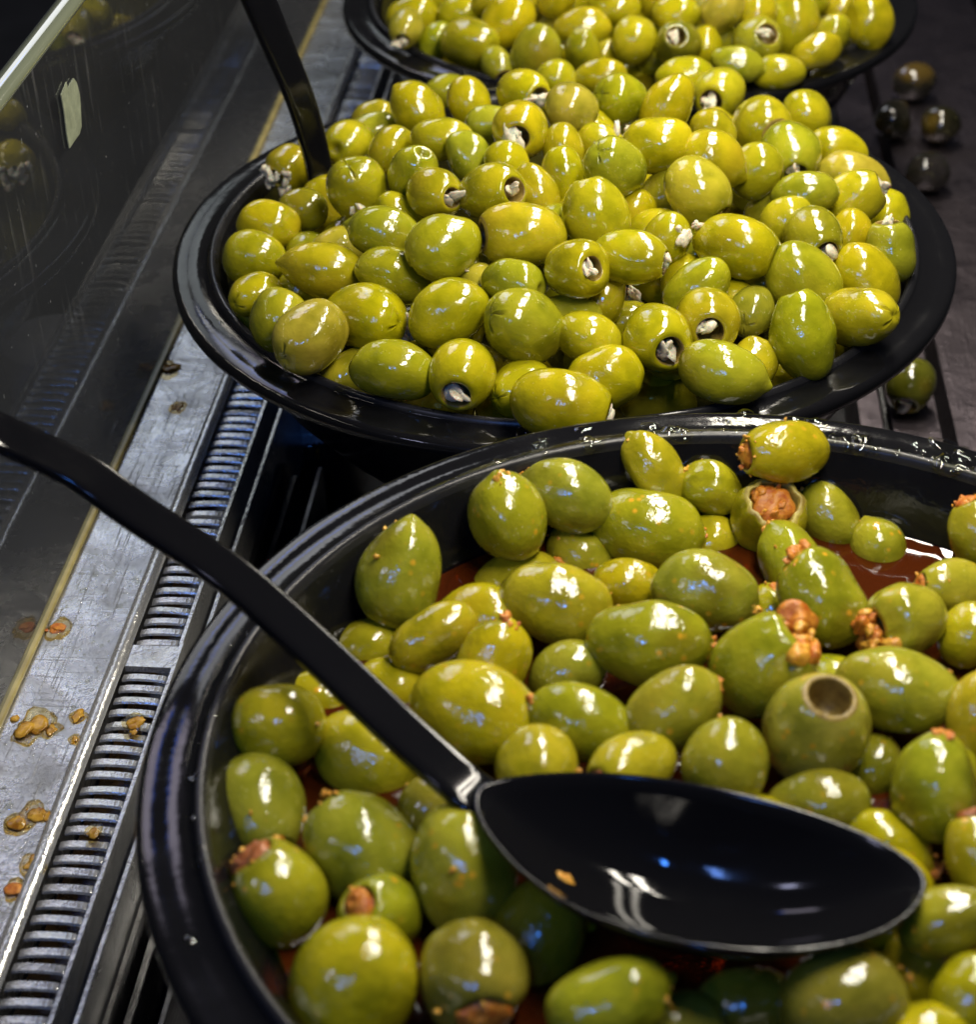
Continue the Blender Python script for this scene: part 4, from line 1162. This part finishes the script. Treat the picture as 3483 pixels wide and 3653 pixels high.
# fallen olives on the ledge, shade put into their skin tones
for i, (P, ax, Wm, asp, head, tone, lab) in enumerate((
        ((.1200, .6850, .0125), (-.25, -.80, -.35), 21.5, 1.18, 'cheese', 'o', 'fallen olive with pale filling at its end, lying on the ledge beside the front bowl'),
        ((.1580, 1.030, .0135), (.9, .3, .1), 22.5, 1.2, 'round', 'k', 'fallen shade-toned olive furthest back on the ledge, beside the rear bowl'),
        ((.1400, .975, .0130), (.3, .9, .1), 22, 1.2, 'round', 'k', 'fallen shade-toned olive on the ledge nearest the rear bowl, left of its pair'),
        ((.1655, .968, .0130), (.4, -.7, .3), 22, 1.2, 'round', 'k', 'fallen shade-toned olive on the ledge, right of its pair beside the rear bowl'),
        ((.1510, .905, .0130), (.8, .5, .1), 22, 1.2, 'round', 'k', 'fallen shade-toned olive on the ledge behind the middle bowl, closest to it'))):
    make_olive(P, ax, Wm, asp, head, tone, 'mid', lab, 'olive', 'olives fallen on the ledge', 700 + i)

# loose cheese crumbs lying on the middle heap
LOOSE = [((-0.0818, 0.5278, 0.1262), 0.0042, 'white cheese crumb wedged between the star-cut and tilted olives'), ((-0.1063, 0.5945, 0.1397), 0.0024, 'cheese shred standing on the green olive near the standing ladle'), ((-0.0055, 0.554, 0.1268), 0.0048, 'largest loose cheese crumb, lying in the middle heap front'), ((-0.0122, 0.6478, 0.1487), 0.0042, 'grey cheese chunk in a hollow at the middle heap back'), ((0.0135, 0.5672, 0.1481), 0.003, 'cheese bit with dark vein beside the bright yellow olive'), ((-0.0606, 0.546, 0.1413), 0.0024, 'pale cheese scrap in the gap left of the big dark-holed olive')]
NEAR_HANDLE = [(-0.029, 0.2924, 0.1335), (-0.0355, 0.2936, 0.1394), (-0.0439, 0.2994, 0.1425), (-0.0577, 0.3115, 0.1455), (-0.0799, 0.3323, 0.15), (-0.1039, 0.3511, 0.157), (-0.1312, 0.3644, 0.167), (-0.1463, 0.37, 0.175), (-0.1653, 0.3702, 0.186), (-0.1832, 0.3659, 0.199)]
MID_HANDLE = [(-0.126, 0.6414, 0.098), (-0.1277, 0.6403, 0.108), (-0.1299, 0.6393, 0.123), (-0.1309, 0.6395, 0.14), (-0.1347, 0.639, 0.162), (-0.1412, 0.6393, 0.183), (-0.1478, 0.64, 0.203), (-0.1565, 0.641, 0.228)]

for i, (P, r, lab) in enumerate(LOOSE):
    rng = np.random.default_rng(300 + i)
    L = []
    for k in range(5):
        q = np.array(P) + rng.normal(size=3) * r * .7
        L.append(lump(q, r * rng.uniform(.35, .6), rng, (rng.uniform(1, 2.2), 1, .6), .4))
    v, f = join(L)
    o = link('cheese_crumb', mesh('cheese_crumb', v, f), M['cheese'])
    tag(o, lab, 'cheese crumb', 'loose cheese on the middle heap')


# ------------------------------------------------------------------ ladles
def catmull(pts, n=10):
    pts = [np.array(p_) for p_ in pts]
    ext = [2 * pts[0] - pts[1]] + pts + [2 * pts[-1] - pts[-2]]
    out = []
    for i in range(1, len(ext) - 2):
        p0, p1, p2, p3 = ext[i - 1:i + 3]
        for k in range(n):
            t = k / n
            out.append(.5 * ((2 * p1) + (-p0 + p2) * t + (2 * p0 - 5 * p1 + 4 * p2 - p3) * t * t + (-p0 + 3 * p1 - 3 * p2 + p3) * t ** 3))
    out.append(pts[-1])
    return out


def sweep(path, up, w0, w1, h0, h1, groove=.22, flare=0.0):
    path = catmull(path)
    n = len(path)
    K = 28
    v, f = [], []
    for i, p_ in enumerate(path):
        t = path[min(i + 1, n - 1)] - path[max(i - 1, 0)]
        t /= np.linalg.norm(t)
        s = np.cross(t, up)
        s /= np.linalg.norm(s)
        u = np.cross(s, t)
        q = i / (n - 1)
        w_, h_ = w0 + (w1 - w0) * q + flare * max(0, 1 - q / .16) ** 1.6, h0 + (h1 - h0) * q
        for k in range(K):
            a = 2 * math.pi * k / K
            cx = math.copysign(abs(math.cos(a)) ** .45, math.cos(a))
            cz = math.copysign(abs(math.sin(a)) ** .45, math.sin(a))
            if cz > 0:
                cz -= groove * math.exp(-(cx / .45) ** 2) * cz
            v.append(tuple(p_ + s * cx * w_ + u * cz * h_))
    for i in range(n - 1):
        for k in range(K):
            f.append((i * K + k, i * K + (k + 1) % K, (i + 1) * K + (k + 1) % K, (i + 1) * K + k))
    f.append(tuple(range(K - 1, -1, -1)))
    f.append(tuple((n - 1) * K + k for k in range(K)))
    return v, f


def spoon_vf(c, xdir, nrm, L, Wd, depth, th=.0016):
    x = np.array(xdir, float)
    x /= np.linalg.norm(x)
    nz = np.array(nrm, float)
    nz -= x * (nz @ x)
    nz /= np.linalg.norm(nz)
    yv = np.cross(nz, x)
    S, Rg = 72, 14
    v, f = [], []

    def pt(rho, a, off):
        ca, sa = math.cos(a), math.sin(a)
        wd = Wd[0] if sa > 0 else Wd[1]
        neck = 1 - .30 * max(0, -ca) ** 3
        px = (L + off) * rho * ca
        py = (wd + off) * rho * sa * neck
        z = -depth * (1 - rho ** 2.3) - off * (1 if rho < .98 else .2)
        return tuple(np.array(c) + x * px + yv * py + nz * z)
    layers = [(i / Rg, 0.0) for i in range(1, Rg + 1)] + [(1.012, th * .4)] + [(i / Rg, th) for i in range(Rg, 0, -1)]
    v.append(pt(0, 0, 0))
    for rho, off in layers:
        for k in range(S):
            v.append(pt(rho, 2 * math.pi * k / S, off))
    v.append(pt(0, 0, th))
    nl = len(layers)
    for k in range(S):
        f.append((0, 1 + k, 1 + (k + 1) % S))
        f.append((len(v) - 1, 1 + (nl - 1) * S + (k + 1) % S, 1 + (nl - 1) * S + k))
    for i in range(nl - 1):
        for k in range(S):
            f.append((1 + i * S + k, 1 + (i + 1) * S + k, 1 + (i + 1) * S + (k + 1) % S, 1 + i * S + (k + 1) % S))
    return v, f


lad = bpy.data.objects.new('ladle', None)
COL.objects.link(lad)
tag(lad, 'big black ladle lying across the front bowl with its handle over the grille', 'ladle', 'black serving ladles')
v, f = sweep(NEAR_HANDLE, np.array((.28, -.30, 1.0)), .0056, .0056, .0021, .0024, .12, .0010)
link('handle', mesh('handle', v, f), M['ladle'], lad)
v, f = spoon_vf((.0150, .2815, .1420), (.100, -.0235, .001), (.02, .06, 1), .0505, (.0165, .0315), .0210, .0012)
link('spoon_bowl', mesh('spoon_bowl', v, f), M['ladle'], lad)
lad = bpy.data.objects.new('ladle', None)
COL.objects.link(lad)
tag(lad, 'black ladle standing upright in the brine of the middle bowl', 'ladle', 'black serving ladles')
v, f = sweep(MID_HANDLE, np.array((.45, -.85, .3)), .0042, .0066, .0030, .0034, .1)
link('handle', mesh('handle', v, f), M['ladle'], lad)
v, f = spoon_vf((-.098, .622, .0900), (1, .1, -.25), (.2, 0, 1), .030, (.022, .022), .014)
link('spoon_bowl', mesh('spoon_bowl', v, f), M['ladle'], lad)

# ------------------------------------------------------------------ ribbed canister under the middle bowl's rim
cn = bpy.data.objects.new('canister', None)
COL.objects.link(cn)
cn.location = (-.1465, .652, -.03)
tag(cn, 'small steel canister with ribbed band standing under the middle bowl rim', 'canister')
v, f = lathe_vf([(0, .076), (.0215, .076), (.0225, .0745), (.0222, .046), (.0218, .0445)], 64)
link('steel_body', mesh('steel_body', v, f), M['chrome'], cn)
v, f = [], []
S = 216
for z, rr in ((.0445, .0219), (.0435, .0229), (.0395, .0229), (.0385, .0221)):
    for k in range(S):
        r2 = rr - (.0007 if (k // 2) % 2 else 0)
        v.append((r2 * math.cos(2 * math.pi * k / S), r2 * math.sin(2 * math.pi * k / S), z))
for i in range(3):
    for k in range(S):
        f.append((i * S + k, (i + 1) * S + k, (i + 1) * S + (k + 1) % S, i * S + (k + 1) % S))
link('ribbed_band', mesh('ribbed_band', v, f), M['chrome'], cn, smooth=False)
v, f = lathe_vf([(.0217, .0385), (.0225, .0380), (.0228, .0330), (.0238, .0322), (.0240, .0310), (.0236, .0300), (.0232, .0295), (.0228, .004), (.0215, .0005), (0, .0005)], 64)
link('black_base', mesh('black_base', v, f), M['plastic'], cn)

# ------------------------------------------------------------------ spilled bits on the steel
SPILL = [((-.1913, .4031), .0034, 'large oily orange crumb beside the glass guard on the steel shelf'), ((-.1850, .4022), .0016, 'small round crumb right of the large oily one on the shelf'),
         ((-.1776, .4093), .0016, 'orange crumb near the shelf edge, above the large oily one'), ((-.1755, .3985), .0010, 'tiny crumb at the shelf edge below the orange one'),
         ((-.1830, .3610), .0020, 'lower blob of the curved brown smear on the shelf'), ((-.1790, .3660), .0022, 'upper blob of the curved brown smear on the shelf'),
         ((-.1757, .3650), .0010, 'tiny speck at the end of the curved brown smear'), ((-.1738, .3462), .0020, 'round brown crumb at the shelf edge'),
         ((-.1727, .3493), .0009, 'tiny crumb just above the round brown one at the shelf edge'), ((-.1753, .3360), .0020, 'reddish crumb lowest on the steel shelf'),
         ((-.1585, .4080), .0017, 'orange crumb lying on a grille bar'), ((-.1576, .4032), .0010, 'flat crumb on the grille bar below the orange one'),
         ((-.1589, .3592), .0013, 'orange crumb on a bent grille bar near the photo bottom'), ((-.1966, .4522), .0022, 'red flake by the amber gasket on the shelf'),
         ((-.1985, .6229), .0028, 'flat brown smear by the amber gasket under the middle bowl'), ((-.1879, .5932), .0016, 'pale crumb on the bright part of the shelf')]
for i, ((x, y), r, lab) in enumerate(SPILL):
    rng = np.random.default_rng(40 + i)
    L = [lump((x, y, ZS + r * .15), r * 1.1, rng, (1.0, rng.uniform(.8, 1.5), .24), .36, 2, np.eye(3))]
    for k in range(3):
        L.append(lump((x + rng.normal() * r * .8, y + rng.normal() * r * .9, ZS + r * .08), r * rng.uniform(.2, .5), rng, (1, 1, .35), .3, 1, np.eye(3)))
    v, f = join(L)
    o = link('food_crumb', mesh('food_crumb', v, f), M['paste'] if 'red' in lab else M['debris'])
    tag(o, lab, 'crumb', 'crumbs spilled on the steel')
    v, f = lump((x, y, ZS + .0001), r * 1.9, rng, (1.0, 1.25, .045), .22, 2, np.eye(3))
    link('oil_film', mesh('oil_film', v, f), M['film'], o)

# tiny beads of brine on the steel shelf
rng = np.random.default_rng(77)
L = []
for k in range(330):
    y = .25 + abs(rng.normal(0, .16))
    x = rng.uniform(-.199, -.1755)
    s = rng.uniform(.00022, .0007) * (1.8 if rng.uniform() < .06 else 1)
    L.append(lump((x, y, ZS), s, rng, (1, rng.uniform(.8, 1.5), .45), .2, 1, np.eye(3)))
v, f = join(L)
tag(link('droplets', mesh('droplets', v, f), M['drop']), 'tiny brine droplets beaded on the worn steel shelf', 'droplets', kind='stuff')

# ------------------------------------------------------------------ droplets on the rims
rng = np.random.default_rng(11)
for nm, arcs, label in (('near', ((46, 84, 150, 1.5), (84, 118, 70, 1.2), (25, 48, 40, 1.0), (112, 150, 30, .6), (150, 230, 45, .7)), 'oil droplets beading on the front bowl rim'),
                        ('mid', ((225, 300, 55, .7), (150, 225, 25, .6), (330, 395, 18, .5)), 'brine droplets on the middle bowl rim'),
                        ('far', ((190, 260, 30, 1.0), (280, 330, 20, .9)), 'droplets on the rear bowl rim')):
    bx, by, bz = BOWLS[nm]
    L = []
    for a0, a1, n_, sc in arcs:
        for k in range(n_):
            a = math.radians(rng.uniform(a0, a1))
            lip = rng.uniform() < .5
            r = rng.normal(.1350, .0006) if lip else rng.uniform(.1375, .148)
            z = bz + (-.0002 if lip else -.0022)
            s = sc * (rng.uniform(.0004, .0012) if rng.uniform() < .8 else rng.uniform(.0012, .0026))
            L.append(lump((bx + r * math.cos(a), by + r * math.sin(a), z), s, rng, (1, rng.uniform(.8, 1.6), .42 if not lip else .6), .22, 2, np.array(((math.cos(a), -math.sin(a), 0), (math.sin(a), math.cos(a), 0), (0, 0, 1)))))
    v, f = join(L)
    o = link('droplets', mesh('droplets', v, f), M['drop'])
    tag(o, label, 'droplets', kind='stuff')
